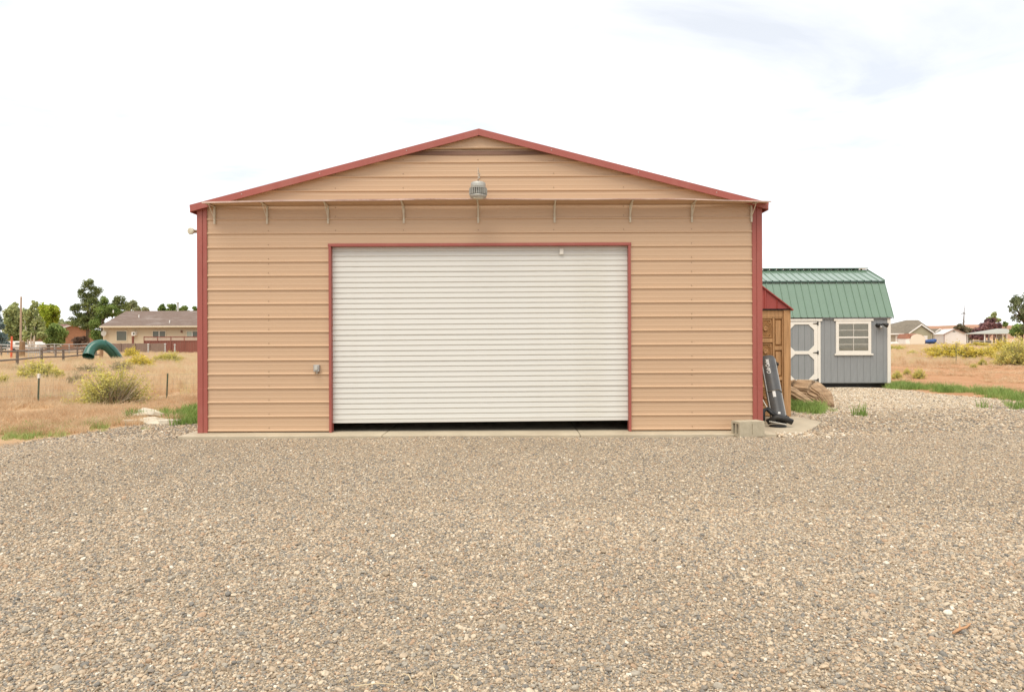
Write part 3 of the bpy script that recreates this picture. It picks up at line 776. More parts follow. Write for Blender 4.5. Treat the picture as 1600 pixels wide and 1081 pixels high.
# body: gambrel solid just behind the boards
g = [(SY + .0165, sb), (SY + .0165, EAVE - .02), (SY + .45, BRK - .04), (SY + SD / 2, RIDGE - .04), (SY + SD - .45, BRK - .04), (SY + SD, EAVE - .02), (SY + SD, sb)]
mb = MB(); mb.prism([(SXL + .01, y, z) for y, z in g], (SXR - SXL - .02, 0, 0)); mb.build('wall', M_shed, shed)
for y in (SY + .25, SY + SD / 2, SY + SD - .25):
    mb = MB(); mb.box(SXL + .05, SXR - .05, y - .05, y + .05, float(gh(9, 22)) - .03, sb - .001); mb.build('skid', M_black, shed)
mb = MB(); mb.box(SXR - .085, SXR + .018, SY - .022, SY + .09, sb, EAVE - .01); mb.build('corner_board', M_white, shed, bevel=.004)
# roof sheets with ribs, front slopes and back slopes
def roof_sheet(x0, x1, p, q, par):
    mb = MB(); d = Vector((0, q[0]-p[0], q[1]-p[1])); nrm = Vector((0, -d.z, d.y)).normalized()
    if nrm.z < 0: nrm = -nrm
    prof = []
    x = x0
    while x < x1 - .01:
        for dx, h in ((0, 0), (.012, .024), (.030, .024), (.042, 0)):
            if x + dx < x1: prof.append((x + dx, h))
        x += .2286
    prof.append((x1, 0))
    for xx, h in prof:
        for t in (p, q):
            c = Vector((xx, t[0], t[1])) + nrm * h; mb.v.append(tuple(c))
    for i in range(len(prof) - 1): mb.f.append((2*i, 2*i+2, 2*i+3, 2*i+1))
    return mb.build('roof_sheet', M_green, par, fix=False)
lo0, lo1 = (SY - .07, EAVE - .035), (SY + .47, BRK)
hi0, hi1 = (SY + .43, BRK + .012), (SY + SD / 2, RIDGE)
nsh = 7; sw_ = (SXR - SXL + .16) / nsh
for k in range(nsh):
    a = SXL - .08 + k * sw_
    roof_sheet(a, a + sw_, lo0, lo1, shed); roof_sheet(a, a + sw_, hi0, hi1, shed)
    roof_sheet(a, a + sw_, (2*SY + SD - lo0[0], lo0[1]), (2*SY + SD - lo1[0], lo1[1]), shed); roof_sheet(a, a + sw_, (2*SY + SD - hi0[0], hi0[1]), (2*SY + SD - hi1[0], hi1[1]), shed)
M_green.node_tree.nodes['Principled BSDF'].inputs['Coat Weight'].default_value = 0.7
M_green.node_tree.nodes['Principled BSDF'].inputs['Coat Roughness'].default_value = 0.12
M_gdark = mat('green_dark', (.03, .06, .045), .5)
mb = MB(); mb.box(SXL - .08, SXR + .08, SY + SD/2 - .12, SY + SD/2 + .12, RIDGE + .03, RIDGE + .05)
mb.build('ridge_cap', M_green, shed)
for k in range(26):
    a = SXL - .04 + k * .2286
    if a + .16 < SXR + .06:
        mb = MB(); mb.box(a + .06, a + .19, SY + SD/2 - .11, SY + SD/2 + .11, RIDGE - .004, RIDGE + .029); mb.build('closure_strip', M_gdark, shed)
mb = MB(); mb.prism([(SXL - .08, SY + .40, BRK - .035), (SXL - .08, SY + .425, BRK + .008), (SXL - .08, SY + .46, BRK + .004), (SXL - .08, SY + .46, BRK - .03)], (SXR - SXL + .16, 0, 0)); mb.build('break_trim', M_gdark, shed)
for xe in (SXR + .081,):
    for p, q in ((lo0, lo1), (hi0, hi1)):
        mb = MB(); mb.prism([(xe, p[0], p[1] + .03), (xe, q[0], q[1] + .03), (xe, q[0], q[1] - .07), (xe, p[0], p[1] - .07)], (.012, 0, 0)); mb.build('gable_trim', M_green, shed)
mb = MB(); mb.box(SXL, SXR + .06, SY - .05, SY + .0, EAVE - .075, EAVE - .04); mb.build('soffit_board', M_shed, shed)
# window
def framebox(name, x0, x1, z0, z1, w, y0, y1, m, par, bev=.004):
    mb = MB(); mb.box(x0, x1, y0, y1, z1 - w, z1); mb.box(x0, x1, y0, y1, z0, z0 + w); mb.box(x0, x0 + w, y0, y1, z0 + w, z1 - w); mb.box(x1 - w, x1, y0, y1, z0 + w, z1 - w)
    return mb.build(name, m, par, bevel=bev)
wx0, wx1, wz0, wz1 = X(1303.5, SY, 530), X(1362.5, SY, 530), Z(1333, 555, SY), Z(1333, 499, SY)
M_blind = mat('blind', (.62, .57, .48), .8, .08, 2, (0.3, 1, 30))
def glass(name, tint=(.9, .93, .92)):
    m = bpy.data.materials.new(name); m.use_nodes = True; n, l = m.node_tree.nodes, m.node_tree.links
    n.remove(n['Principled BSDF'])
    tr, gl, ms, fr = n.new('ShaderNodeBsdfTransparent'), n.new('ShaderNodeBsdfGlossy'), n.new('ShaderNodeMixShader'), n.new('ShaderNodeFresnel')
    noi = n.new('ShaderNodeTexNoise'); noi.inputs['Scale'].default_value = 3
    tr.inputs[0].default_value = (*tint, 1); gl.inputs['Roughness'].default_value = .03; fr.inputs['IOR'].default_value = 1.5
    bpn = n.new('ShaderNodeBump'); bpn.inputs['Strength'].default_value = .02; l.new(noi.outputs['Fac'], bpn.inputs['Height']); l.new(bpn.outputs[0], gl.inputs['Normal'])
    l.new(fr.outputs[0], ms.inputs[0]); l.new(tr.outputs[0], ms.inputs[1]); l.new(gl.outputs[0], ms.inputs[2]); l.new(ms.outputs[0], n['Material Output'].inputs['Surface'])
    return m
M_glass = glass('window_glass')
win = framebox('window', wx0 + .04, wx1 - .04, wz0 + .05, wz1 - .05, .09, SY - .034, SY - .002, M_white, shed)
mb = MB(); mb.box(wx0 - .02, wx1 + .03, SY - .045, SY - .001, wz1 - .05, wz1 + .02); mb.build('window_head', M_white, win, bevel=.004)
mb = MB(); mb.box(wx0, wx1 + .02, SY - .045, SY - .001, wz0, wz0 + .05); mb.build('sill', M_white, win, bevel=.004)
ix0, ix1, iz0, iz1 = wx0 + .13, wx1 - .13, wz0 + .14, wz1 - .14
mb = MB(); mb.box(ix0, ix1, SY - .0046, SY - .0012, iz0, iz1); mb.build('blind', M_blind, win)
izm = (iz0 + iz1) / 2
mb = MB(); mb.box(ix0, ix1, SY - .030, SY - .014, izm - .022, izm + .022); mb.build('sash_rail', M_white, win)
for z0, z1, y in ((iz0, izm - .022, SY - .016), (izm + .022, iz1, SY - .022)):
    xm, zm = (ix0 + ix1) / 2, (z0 + z1) / 2
    mb = MB(); mb.box(xm - .0055, xm + .0055, y - .006, y + .002, z0, z1); mb.build('muntin', M_white, win)
    mb = MB(); mb.box(ix0, xm - .0081, y - .006, y + .002, zm - .0055, zm + .0055); mb.build('muntin', M_white, win)
    mb = MB(); mb.box(xm + .0081, ix1, y - .006, y + .002, zm - .0055, zm + .0055); mb.build('muntin', M_white, win)
    for a, b in ((ix0, xm - .008), (xm + .008, ix1)):
        for c, d in ((z0, zm - .008), (zm + .008, z1)):
            mb = MB(); mb.add([(a, y - .001, c), (b, y - .001, c), (b, y - .001, d), (a, y - .001, d)], [(0, 1, 2, 3)]); mb.build('pane', M_glass, win)
# door
dx1 = X(1281.5, SY, 550); dx0 = dx1 - 1.17; dz0, dz1 = sb + .02, Z(1260, 502, SY)
mb = MB(); mb.box(dx0 - .05, dx1 + .05, SY - .05, SY - .001, dz1 + .006, dz1 + .10); mb.build('door_head', M_white, shed, bevel=.004)
mb = MB(); mb.box(dx1 - .085, dx1, SY - .030, SY - .001, dz0, dz1 + .005); mb.build('door_casing', M_white, shed, bevel=.003)
mb = MB(); mb.box(dx0, dx0 + .085, SY - .030, SY - .001, dz0, dz1 + .005); mb.build('door_casing', M_white, shed, bevel=.003)
e0, e1 = dx0 + .092, dx1 - .092
mb = MB(); mb.box(e0, e1, SY - .012, SY - .001, dz0 + .01, dz1 - .01); dr = mb.build('door', M_shed, shed)
for k in range(1, 5):
    mb = MB(); gx = e0 + (e1 - e0) * k / 5; mb.box(gx - .003, gx + .003, SY - .0135, SY - .012, dz0 + .02, dz1 - .02); mb.build('groove', M_gdark, dr)
w = .11; zmid = dz0 + (dz1 - dz0) * .49
for z0, z1 in ((dz1 - .10, dz1 - .012), (zmid - .05, zmid + .05), (dz0 + .012, dz0 + .10)):
    mb = MB(); mb.box(e0 + w, e1 - w, SY - .034, SY - .0136, z0, z1); mb.build('cross_rail', M_white, dr, bevel=.003)
for a, b in ((e0, e0 + w), (e1 - w, e1)):
    mb = MB(); mb.box(a, b, SY - .034, SY - .0136, dz0 + .012, dz1 - .012); mb.build('door_stile', M_white, dr, bevel=.003)
t = .17
for za, zb_ in ((zmid + .05, dz1 - .10), (dz0 + .10, zmid - .05)):
    for sx_, xx in ((1, e0 + w), (-1, e1 - w)):
        for sz_, zz in ((1, za), (-1, zb_)):
            mb = MB(); mb.prism([(xx, SY - .033, zz), (xx + sx_ * t, SY - .033, zz), (xx, SY - .033, zz + sz_ * t)], (0, .019, 0)); mb.build('corner_gusset', M_white, dr)
for zz in (dz1 - .07, zmid, dz0 + .08):
    mb = MB(); mb.prism([(dx1 - .105, SY - .036, zz - .055), (dx1 - .068, SY - .036, zz - .055), (dx1 - .068, SY - .036, zz + .055), (dx1 - .105, SY - .036, zz + .055), (dx1 - .108, SY - .036, zz + .02), (dx1 - .24, SY - .036, zz + .006), (dx1 - .24, SY - .036, zz - .006), (dx1 - .108, SY - .036, zz - .02)], (0, -.012, 0)); mb.build('hinge', M_black, dr)
# twin flood light
fl = P(1376, 508, SY - .08)
mb = MB(); mb.lathe([(.05, -.03), (.06, 0), (.05, .03)], 12, (fl.x, SY - .04, fl.z)); fo_ = mb.build('flood_light', M_black, shed)
for s in (-1, 1):
    mb = MB(); mb.tube([(fl.x, SY - .05, fl.z + .02), (fl.x + s * .06, SY - .10, fl.z + .03), (fl.x + s * .10, SY - .14, fl.z + .01), (fl.x + s * .15, SY - .20, fl.z - .01)], [.02, .025, .05, .075], 10); mb.build('lamp_head', M_black, fo_, smooth=True)
mb = MB(); mb.tube([(fl.x, SY - .06, fl.z - .02), (fl.x, SY - .10, fl.z - .09)], [.035, .045], 8); mb.build('sensor', M_grey, fo_)

# ------------------------------------------------------------------ gnarled log
def log_mesh():
    Yl = 15.6
    A = [P(1222, 610, Yl + .5), P(1245, 611, Yl + .2), P(1268, 614, Yl), P(1285, 624, Yl - .2), P(1297, 637, Yl - .4)]
    rad = [.20, .27, .30, .25, .11]
    def limb(A, rad, n, seg, amp, seed):
        r = np.random.default_rng(seed)
        ts = np.linspace(0, len(A) - 1, seg); pts = [Vector([np.interp(t, range(len(A)), [a[c] for a in A]) for c in range(3)]) for t in ts]
        rr = np.interp(ts, range(len(A)), rad)
        ph = r.uniform(0, 6.28, 8); fq = r.integers(7, 44, 8)
        v, f = [], []
        for i, p in enumerate(pts):
            tng = (pts[min(i+1, seg-1)] - pts[max(i-1, 0)]).normalized(); u = tng.orthogonal().normalized(); w = tng.cross(u)
            for k in range(n):
                a = 2 * math.pi * k / n
                g_ = sum(math.sin(fq[q] * a + ph[q] + .05 * i * (q - 3)) for q in range(8)) / 8
                q_ = 1 + amp * g_ - amp * .8 * abs(math.sin(4.5 * a + .05 * i + seed)) ** 6
                v.append(p + (u * math.cos(a) + w * math.sin(a)) * rr[i] * q_)
        for i in range(seg - 1):
            for k in range(n): f.append((i*n+k, i*n+(k+1) % n, (i+1)*n+(k+1) % n, (i+1)*n+k))
        f += [tuple(range(n))[::-1], tuple(range((seg-1)*n, seg*n))]
        return v, f
    B = [P(1222, 607, Yl - .2), P(1240, 614, Yl - .3), P(1258, 626, Yl - .45), P(1275, 637, Yl - .55), P(1288, 645, Yl - .6)]
    return limb(A, rad, 150, 40, .12, 3), limb(B, [.13, .12, .10, .08, .05], 50, 36, .22, 6)
(lv, lf), (kv, kf) = log_mesh()
M_log = mat('weathered_log', (.36, .245, .15), .95, .4, 9, (.35, .6, 2.2), bump=.8, bscale=30, dirt=(.13, .075, .04), dirt_amt=.8, dirt_scale=4)
log = thing('weathered_log', 'gnarled brown weathered log lying beside the carved timber doors', 'log', (6.4, 15.5, -.05))
MB().add(lv, lf).build('trunk', M_log, log, smooth=True)
MB().add(kv, kf).build('limb', M_log, log, smooth=True)

# ------------------------------------------------------------------ grass and weeds
def blades(n, h, spread, w, lean, seed, curve=.5):
    r = np.random.default_rng(seed); v, f, t = [], [], []
    for i in range(n):
        a = r.uniform(0, 6.28); d = spread * math.sqrt(r.uniform()); bx, by = d * math.cos(a), d * math.sin(a)
        hh = h * r.uniform(.45, 1.15); la = r.uniform(0, 6.28); ll = lean * r.uniform(.2, 1.3) * hh
        dx, dy = ll * math.cos(la), ll * math.sin(la); wa = r.uniform(0, 6.28); wx_, wy_ = w * math.cos(wa) / 2, w * math.sin(wa) / 2
        k = len(v)
        v += [(bx - wx_, by - wy_, -.02), (bx + wx_, by + wy_, -.02), (bx + dx * curve * .6 - wx_ * .8, by + dy * curve * .6 - wy_ * .8, hh * .55), (bx + dx * curve * .6 + wx_ * .8, by + dy * curve * .6 + wy_ * .8, hh * .55), (bx + dx - wx_ * .25, by + dy - wy_ * .25, hh), (bx + dx + wx_ * .25, by + dy + wy_ * .25, hh)]
        f += [(k, k+1, k+3, k+2), (k+2, k+3, k+5, k+4)]
    return np.array(v), np.array(f)
STRAW = [(0, (.50, .31, .17)), (.3, (.64, .44, .26)), (.6, (.74, .56, .36)), (.85, (.78, .65, .45)), (1, (.60, .53, .26))]
M_straw = ramp_mat('dry_grass', STRAW, .9, inst=True, noise=.2, nscale=9, transl=.5)
GREENS = [(0, (.19, .29, .07)), (.4, (.28, .40, .11)), (.75, (.40, .47, .17)), (1, (.52, .50, .22))]
M_weed = ramp_mat('green_weed', GREENS, .8, inst=True, noise=.2, nscale=9, transl=.3)
tall = [proto_mesh('tall_tuft', *blades(46, .42, .17, .009, .38, 60 + k), M_straw) for k in range(4)]
short = [proto_mesh('short_tuft', *blades(44, .13, .16, .010, .9, 70 + k), M_straw) for k in range(3)]
weed = [proto_mesh('weed_tuft', *blades(34, .20, .13, .011, .55, 80 + k), M_weed) for k in range(4)]
def place(name, xy, smin, smax, tint, protos, label, cat, hsc=1.0):
    x, y = xy[:, 0], xy[:, 1]; n = len(x); s = rng.uniform(smin, smax, n)
    scl = np.stack([s, s, s * hsc * rng.uniform(.75, 1.2, n)], 1)
    rot = np.stack([rng.normal(0, .08, n), rng.normal(0, .08, n), rng.uniform(0, 6.28, n)], 1)
    return tag(scatter(name, np.stack([x, y, gh(x, y)], 1), scl, rot, rng.integers(0, len(protos), n), tint, protos, label), cat=cat)
def wedge(n, r0, r1, y0, y1):
    y = np.sqrt(rng.uniform(y0 ** 2, y1 ** 2, n)); r = rng.uniform(r0, r1, n); return np.stack([r * y, y], 1)
# short dry weeds
A = wedge(5200, -1.05, -.40, 11.5, 19); A = A[(gravel_mask(A[:, 0], A[:, 1]) < .35) & (A[:, 0] < -5.4) & (nz(A[:, 0], A[:, 1], 1.6, 38) > -.45)]
B = wedge(3600, .50, .95, 16.5, 44); B = B[(gravel_mask(B[:, 0], B[:, 1]) < .3) & (B[:, 0] > 11.9) & (nz(B[:, 0], B[:, 1], 1.1, 39) > .12)]
C = np.concatenate([A, B]); tt = np.clip(.46 + .2 * nz(C[:, 0], C[:, 1], 1.2, 40) + rng.normal(0, .14, len(C)), 0, 1)
place('short_dry_weeds', C, .5, 1.2, tt, short, 'low rusty dry weeds between gravel edge and tall grass', 'weeds')
# green weeds in patches
def blob(px, py, n, sx, sy):
    Y = GY(px, py); c = P(px, py, Y); return np.stack([c.x + rng.normal(0, sx, n), Y + rng.normal(0, sy, n)], 1)
W_ = [blob(295, 651, 60, .22, .45), blob(308, 645, 50, .2, .7), blob(303, 664, 24, .12, .18), blob(221, 657, 8, .08, .08), blob(200, 658, 10, .14, .12), 
      blob(1250, 643, 60, .16, .18), blob(1268, 643, 44, .18, .12), blob(1241, 636, 36, .12, .25), blob(1344, 652, 3, .05, .05), blob(1280, 648, 8, .12, .06)]
W2 = [blob(1399, 608, 50, .18, .35), blob(1412, 606, 50, .22, .35), blob(1430, 609, 50, .28, .3), blob(1450, 606, 18, .3, .25), blob(1482, 614, 36, .25, .15), blob(1498, 613, 40, .22, .18), blob(1522, 614, 18, .3, .15), blob(1562, 619, 44, .22, .18), blob(1583, 623, 34, .28, .18), blob(1598, 628, 30, .25, .15), blob(1640, 640, 50, .5, .3)]
C = np.concatenate(W_ + W2); C = C[~((C[:, 0] > -5.4) & (C[:, 0] < 4.2) & (C[:, 1] > 10.6))]
C = C[~((C[:, 0] < SXR + .05) & (C[:, 1] > SY - .1) & (C[:, 0] > 5))]
C = C[~((C[:, 0] > 4.0) & (C[:, 0] < LX1 + .1) & (C[:, 1] > 13.4))]
LW = np.concatenate([blob(130, 671, 16, .18, .10), blob(62, 676, 44, .5, .18), blob(15, 683, 36, .4, .16), blob(100, 668, 16, .5, .15), blob(35, 670, 30, .6, .25), blob(70, 667, 24, .8, .3), blob(160, 664, 10, .5, .2)])
place('low_green_weeds', LW, .35, .75, np.clip(rng.normal(.7, .2, len(LW)), 0, 1), weed, 'low sparse green weeds in the dirt beside the gravel', 'weeds', .8)
tt = np.clip(.35 + .25 * nz(C[:, 0], C[:, 1], 2, 41) + rng.normal(0, .18, len(C)), 0, 1)
place('green_weeds', C, .45, 1.15, tt, weed, 'fresh green weeds in patches along the gravel edges', 'weeds')
Yg = np.concatenate([wedge(900, -1.0, -.42, 16, 40), wedge(500, .55, .9, 38, 70)]); Yg = Yg[nz(Yg[:, 0], Yg[:, 1], .9, 43) > .35]
place('yellowish_weeds', Yg, .7, 1.3, np.clip(rng.normal(.85, .12, len(Yg)), 0, 1), weed, 'scattered yellow-green weeds among the dry grass', 'weeds', .9)

# ------------------------------------------------------------------ rabbitbrush
M_stem = mat('bush_stem', (.42, .35, .25), .95, .3, 12)
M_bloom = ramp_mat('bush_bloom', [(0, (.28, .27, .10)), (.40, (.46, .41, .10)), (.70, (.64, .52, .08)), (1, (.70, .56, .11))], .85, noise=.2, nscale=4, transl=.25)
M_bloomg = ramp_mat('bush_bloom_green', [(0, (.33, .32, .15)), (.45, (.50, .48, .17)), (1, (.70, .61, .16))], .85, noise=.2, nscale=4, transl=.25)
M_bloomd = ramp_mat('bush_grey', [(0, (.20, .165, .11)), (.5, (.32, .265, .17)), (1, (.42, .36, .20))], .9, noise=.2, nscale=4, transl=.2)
def bush_data(seed, nst=240, bare=None, m=24, bs=1.0):
    """unit bush: 1 high, about 1 wide; stems fan from the base and end in small bloom heads"""
    r = np.random.default_rng(seed); sv, sf, lv, lf, lt = [], [], [], [], []
    for i in range(nst):
        az = r.uniform(0, 6.28); el = math.acos(1 - r.uniform(0, .90)); ln = r.uniform(.72, 1.05) * (1 - .18 * math.sin(2 * az + seed))
        d = np.array([math.sin(el) * math.cos(az) * .62, math.sin(el) * math.sin(az) * .62, max(.12, math.cos(el))]); d = d * ln
        isbare = bare is not None and math.cos(az - bare) > .55 and el > .55
        b = np.array([r.normal(0, .05), r.normal(0, .05), 0]); mid = b + d * .5 + np.array([0, 0, -.03]) + r.normal(0, .03, 3); tip = b + d
        wv = np.cross(d, r.normal(size=3)); wv = wv / (np.linalg.norm(wv) + 1e-6) * .006
        k = len(sv); sv += [b - wv * 1.5, b + wv * 1.5, mid - wv, mid + wv, tip - wv * .4, tip + wv * .4]; sf += [(k, k+1, k+3, k+2), (k+2, k+3, k+5, k+4)]
        if isbare: continue
        for j in range(m):
            u = r.uniform(.45, 1.04); c = b * (1 - u) + (mid * 2 * (1 - u) + tip * (2 * u - 1) if u > .5 else mid * 2 * u) + r.normal(0, .032, 3)
            q = r.normal(size=3); q /= np.linalg.norm(q); p2 = np.cross(q, r.normal(size=3)); p2 /= np.linalg.norm(p2) + 1e-6
            s = r.uniform(.014, .032) * bs; k = len(lv)
            lv += [c - q * s * 1.6, c + p2 * s * .7, c + q * s * 1.6, c - p2 * s * .7]; lf.append((k, k+1, k+2, k+3))
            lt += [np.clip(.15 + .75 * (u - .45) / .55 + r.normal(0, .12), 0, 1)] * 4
    return (np.array(sv), np.array(sf)), (np.array(lv), np.array(lf), np.array(lt))
BD = [bush_data(90 + k, 230) for k in range(3)] + [bush_data(99, 420, bare=-.75, m=36, bs=.55), bush_data(98, 420, m=34, bs=.6)]
BM = {}; BUSHES = []
def bush(px, py, wpx, hpx, label, kind='yellow', var=0, cat='bush', group=None):
    Y = GY(px, py, -.1); c = P(px, py, Y); w_, h_ = wpx / FPX * Y, hpx / FPX * Y
    root = thing('rabbitbrush', label, cat, (c.x, Y, float(gh(c.x, Y)) - .02), group, local=True, rotz=(px * 1.7) % 6.28 if var < 3 else 0)
    BUSHES.append((c.x, Y, w_)); k_ = .95 if wpx > 60 else 1.0; root.scale = (w_ * k_, w_ * k_, h_ * k_ * (1.25 if px < 310 and wpx < 60 and kind != 'grey' else 1.0))
    (sv, sf), (lv, lf, lt) = BD[var]
    for part, m in (('stems', M_stem), ('blooms', {'yellow': M_bloom, 'green': M_bloomg, 'grey': M_bloomd}[kind])):
        key = (part, kind, var)
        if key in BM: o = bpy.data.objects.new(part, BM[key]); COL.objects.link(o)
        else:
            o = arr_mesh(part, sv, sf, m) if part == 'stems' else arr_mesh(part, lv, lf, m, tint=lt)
            BM[key] = o.data
        o.parent = root; o['kind'] = 'stuff'
    return root
bush(176, 634, 88, 68, 'largest yellow-green rabbitbrush with bare grey stems, between two steel fence posts', 'green', 3)
bush(62, 596, 46, 28, 'spreading yellow-green rabbitbrush behind the white-tipped steel fence post', 'green', 0)
bush(48, 596, 20, 15, 'small bright yellow rabbitbrush beside a spreading greener one near the white-tipped post', 'yellow', 1)
bush(90, 594, 24, 14, 'low pale yellow rabbitbrush between the white-tipped post and the largest rabbitbrush', 'green', 2)
bush(4, 602, 22, 16, 'low green rabbitbrush growing alone in front of the round rail fence', 'green', 1)
bush(207, 563, 24, 17, 'rounded yellow rabbitbrush right beside the end of the green slide tube', 'yellow', 0)
bush(219, 578, 44, 22, 'wide yellow rabbitbrush with a grey flank in front of the rounded yellow one', 'yellow', 2)
bush(251, 569, 24, 13, 'low green-yellow rabbitbrush before the red deck beside a taller rounder one', 'green', 1)
bush(267, 569, 24, 17, 'rounded green rabbitbrush growing before the red deck', 'green', 0)
bush(278, 571, 13, 7, 'tiny golden rabbitbrush beside the rounded green one before the red deck', 'yellow', 2)
bush(286, 566, 8, 6, 'tiny green rabbitbrush tuft before the far end of the red deck', 'green', 1)
bush(118, 603, 26, 18, 'grey dry rabbitbrush without flowers close beside the largest rabbitbrush', 'grey', 1)
bush(140, 590, 34, 22, 'grey dry rabbitbrush in front of the corral fence end', 'grey', 0)
bush(35, 584, 30, 12, 'flat grey dry bush at the foot of the rail fence', 'grey', 2)
bush(190, 585, 30, 22, 'grey-green bush behind the largest rabbitbrush and below the slide tube', 'grey', 2)
bush(1491, 563, 56, 29, 'broad golden rabbitbrush in front of the white gabled outbuilding', 'yellow', 0)
bush(1531, 563, 46, 22, 'long low golden rabbitbrush between two tall steel fence posts', 'yellow', 2)
bush(1592, 571, 62, 47, 'tallest olive rabbitbrush with yellow top beside the white-capped tall fence post', 'green', 4)
bush(1571, 553, 34, 22, 'yellow-topped rabbitbrush in front of the open picnic shelter', 'yellow', 1)
bush(1458, 556, 30, 15, 'small yellow rabbitbrush in front of the blue covered boat', 'yellow', 1)
bush(1426, 556, 16, 9, 'low green rabbitbrush in front of the arched cream shed', 'green', 0)
bush(1400, 548, 24, 9, 'low pale green rabbitbrush next to the grey shed corner', 'green', 2)
bush(1527, 543, 34, 9, 'distant low yellow rabbitbrush before the purple-leaved tree', 'yellow', 0)
bush(1550, 552, 26, 12, 'pale yellow rabbitbrush behind the long low golden one', 'green', 0)
bush(1521, 574, 9, 8, 'tiny green shrub alone at the edge of the red soil', 'green', 2)
bush(1535, 570, 13, 11, 'small yellow-green shrub rooted where red soil meets straw grass', 'green', 1)
bush(1402, 592, 14, 14, 'yellow-green shrub above the green weeds nearest the grey shed corner', 'green', 0)
bush(1417, 589, 12, 11, 'yellow-green shrub, middle of three above the green weeds by the shed', 'green', 1)
bush(1436, 592, 16, 17, 'airy yellow-green shrub, farthest of three from the grey shed', 'green', 2)

# tall straw
A = wedge(26000, -1.02, -.40, 16.6, 75); A = A[(nz(A[:, 0], A[:, 1], .55, 31) + .35 * nz(A[:, 0], A[:, 1], 2.2, 32) > -.35) & (A[:, 0] < -6.5)]
k = sstep(16, 18.5, A[:, 1] + .8 * nz(A[:, 0], A[:, 1], .9, 33)) > rng.uniform(size=len(A)); A = A[k]
B = wedge(30000, .50, .92, 34, 135); B = B[(nz(B[:, 0], B[:, 1], .45, 34) + .4 * nz(B[:, 0], B[:, 1], 1.5, 35) > -.30)]
B = B[sstep(36, 42, B[:, 1] + 2 * nz(B[:, 0], B[:, 1], .5, 36)) > rng.uniform(size=len(B))]
C = np.concatenate([A, B])
for bx_, by_, bw_ in BUSHES:                       # little grass grows in and close in front of a bush
    ux, uy = bx_ / math.hypot(bx_, by_), by_ / math.hypot(bx_, by_)
    al = (C[:, 0] - bx_) * ux + (C[:, 1] - by_) * uy; ac_ = (C[:, 0] - bx_) * uy - (C[:, 1] - by_) * ux
    C = C[~((np.abs(ac_) < bw_ * .5) & (al > -max(1.2, bw_ * .9)) & (al < bw_ * .4))]
tt = np.clip(.66 + .28 * nz(C[:, 0], C[:, 1], .8, 37) + rng.normal(0, .16, len(C)), 0, .97)
place('dry_grass', C, .45, 1.0, tt, tall, 'tall straw-coloured dry grass standing across the fields', 'grass', 1.0)

# ------------------------------------------------------------------ rubble heap, stalks
M_rub = mat('rubble', (.58, .52, .41), .95, .18, 6, bump=.4, bscale=40)
rub = [(206, 664, .34, .12, .09, 20), (222, 663, .44, .16, .09, -12), (238, 664, .40, .20, .08, 8), (236, 655, .60, .20, .07, -14), (250, 662, .46, .14, .10, 15), (263, 664, .36, .16, .09, -20), (224, 658, .36, .12, .08, 30), (273, 663, .28, .12, .08, 10), (244, 658, .40, .22, .08, 20)]
for i, (px, py, a, b, h, rz) in enumerate(rub):
    Y = GY(px, py); c = P(px, py, Y); r = np.random.default_rng(i + 7)
    k = 7; pts = [(a/2 * math.cos(q) * r.uniform(.75, 1.15), b * math.sin(q) * r.uniform(.75, 1.15)) for q in np.linspace(0, 6.28, k, endpoint=False)]
    mb = MB(); mb.prism([(x, y, 0) for x, y in pts], (0, 0, h))
    o = mb.build('broken_concrete', M_rub, bevel=.012)
    o.location = (c.x, Y, float(gh(c.x, Y)) - .015 + (.07 if py < 660 else 0)); o.rotation_euler = (R(r.uniform(-14, 14)), R(r.uniform(-16, 16)), R(rz))
    tag(o, 'broken pale concrete piece in the rubble heap at the gravel edge', 'rubble', 'broken concrete heap beside the gravel')
M_stalk = mat('stalk', (.62, .50, .31), .9, .1, 6)
for i, pts in enumerate([[(553, 1066), (590, 1066), (622, 1064)], [(629, 1047), (638, 1053), (645, 1062)], [(676, 1046), (677, 1058), (679, 1068)], [(700, 1050), (708, 1053), (716, 1058)], [(655, 1069), (665, 1072), (672, 1075)], [(530, 1060), (537, 1057), (543, 1054)]]):
    w3 = [P(a, b, GY(a, b, -.03)) for a, b in pts]
    for p_ in w3: p_.z = float(gh(p_.x, p_.y)) + .018
    w3[1].z += .012
    mb = MB(); mb.tube(w3, .0022, 5)
    tag(mb.build('dry_stalk', M_stalk), ['long straight straw stalk lying flat on the gravel', 'slanting straw stalk lying on the gravel beside an upright-pointing one', 'short curved straw stalk pointing at the garage door', 'short straw stalk on gravel, farthest from the long straight one', 'straw stalk tip lying below the curved stalk', 'short straw stalk beyond the far end of the long one'][i], 'stalk', 'straw stalks on the gravel')
tw = [P(a, b, GY(a, b, -.03)) for a, b in ((1489, 992), (1500, 986), (1510, 983), (1517, 977))]
for p_ in tw: p_.z = float(gh(p_.x, p_.y)) + .02
mb = MB(); mb.tube(tw, [.006, .008, .006, .003], 6); mb.tube([tw[1], tw[1] + Vector((.03, .05, .012))], [.005, .002], 5)
tag(mb.build('twig', mat('twig', (.48, .27, .14), .9, .2, 20)), 'orange-brown forked twig lying on the gravel', 'twig')

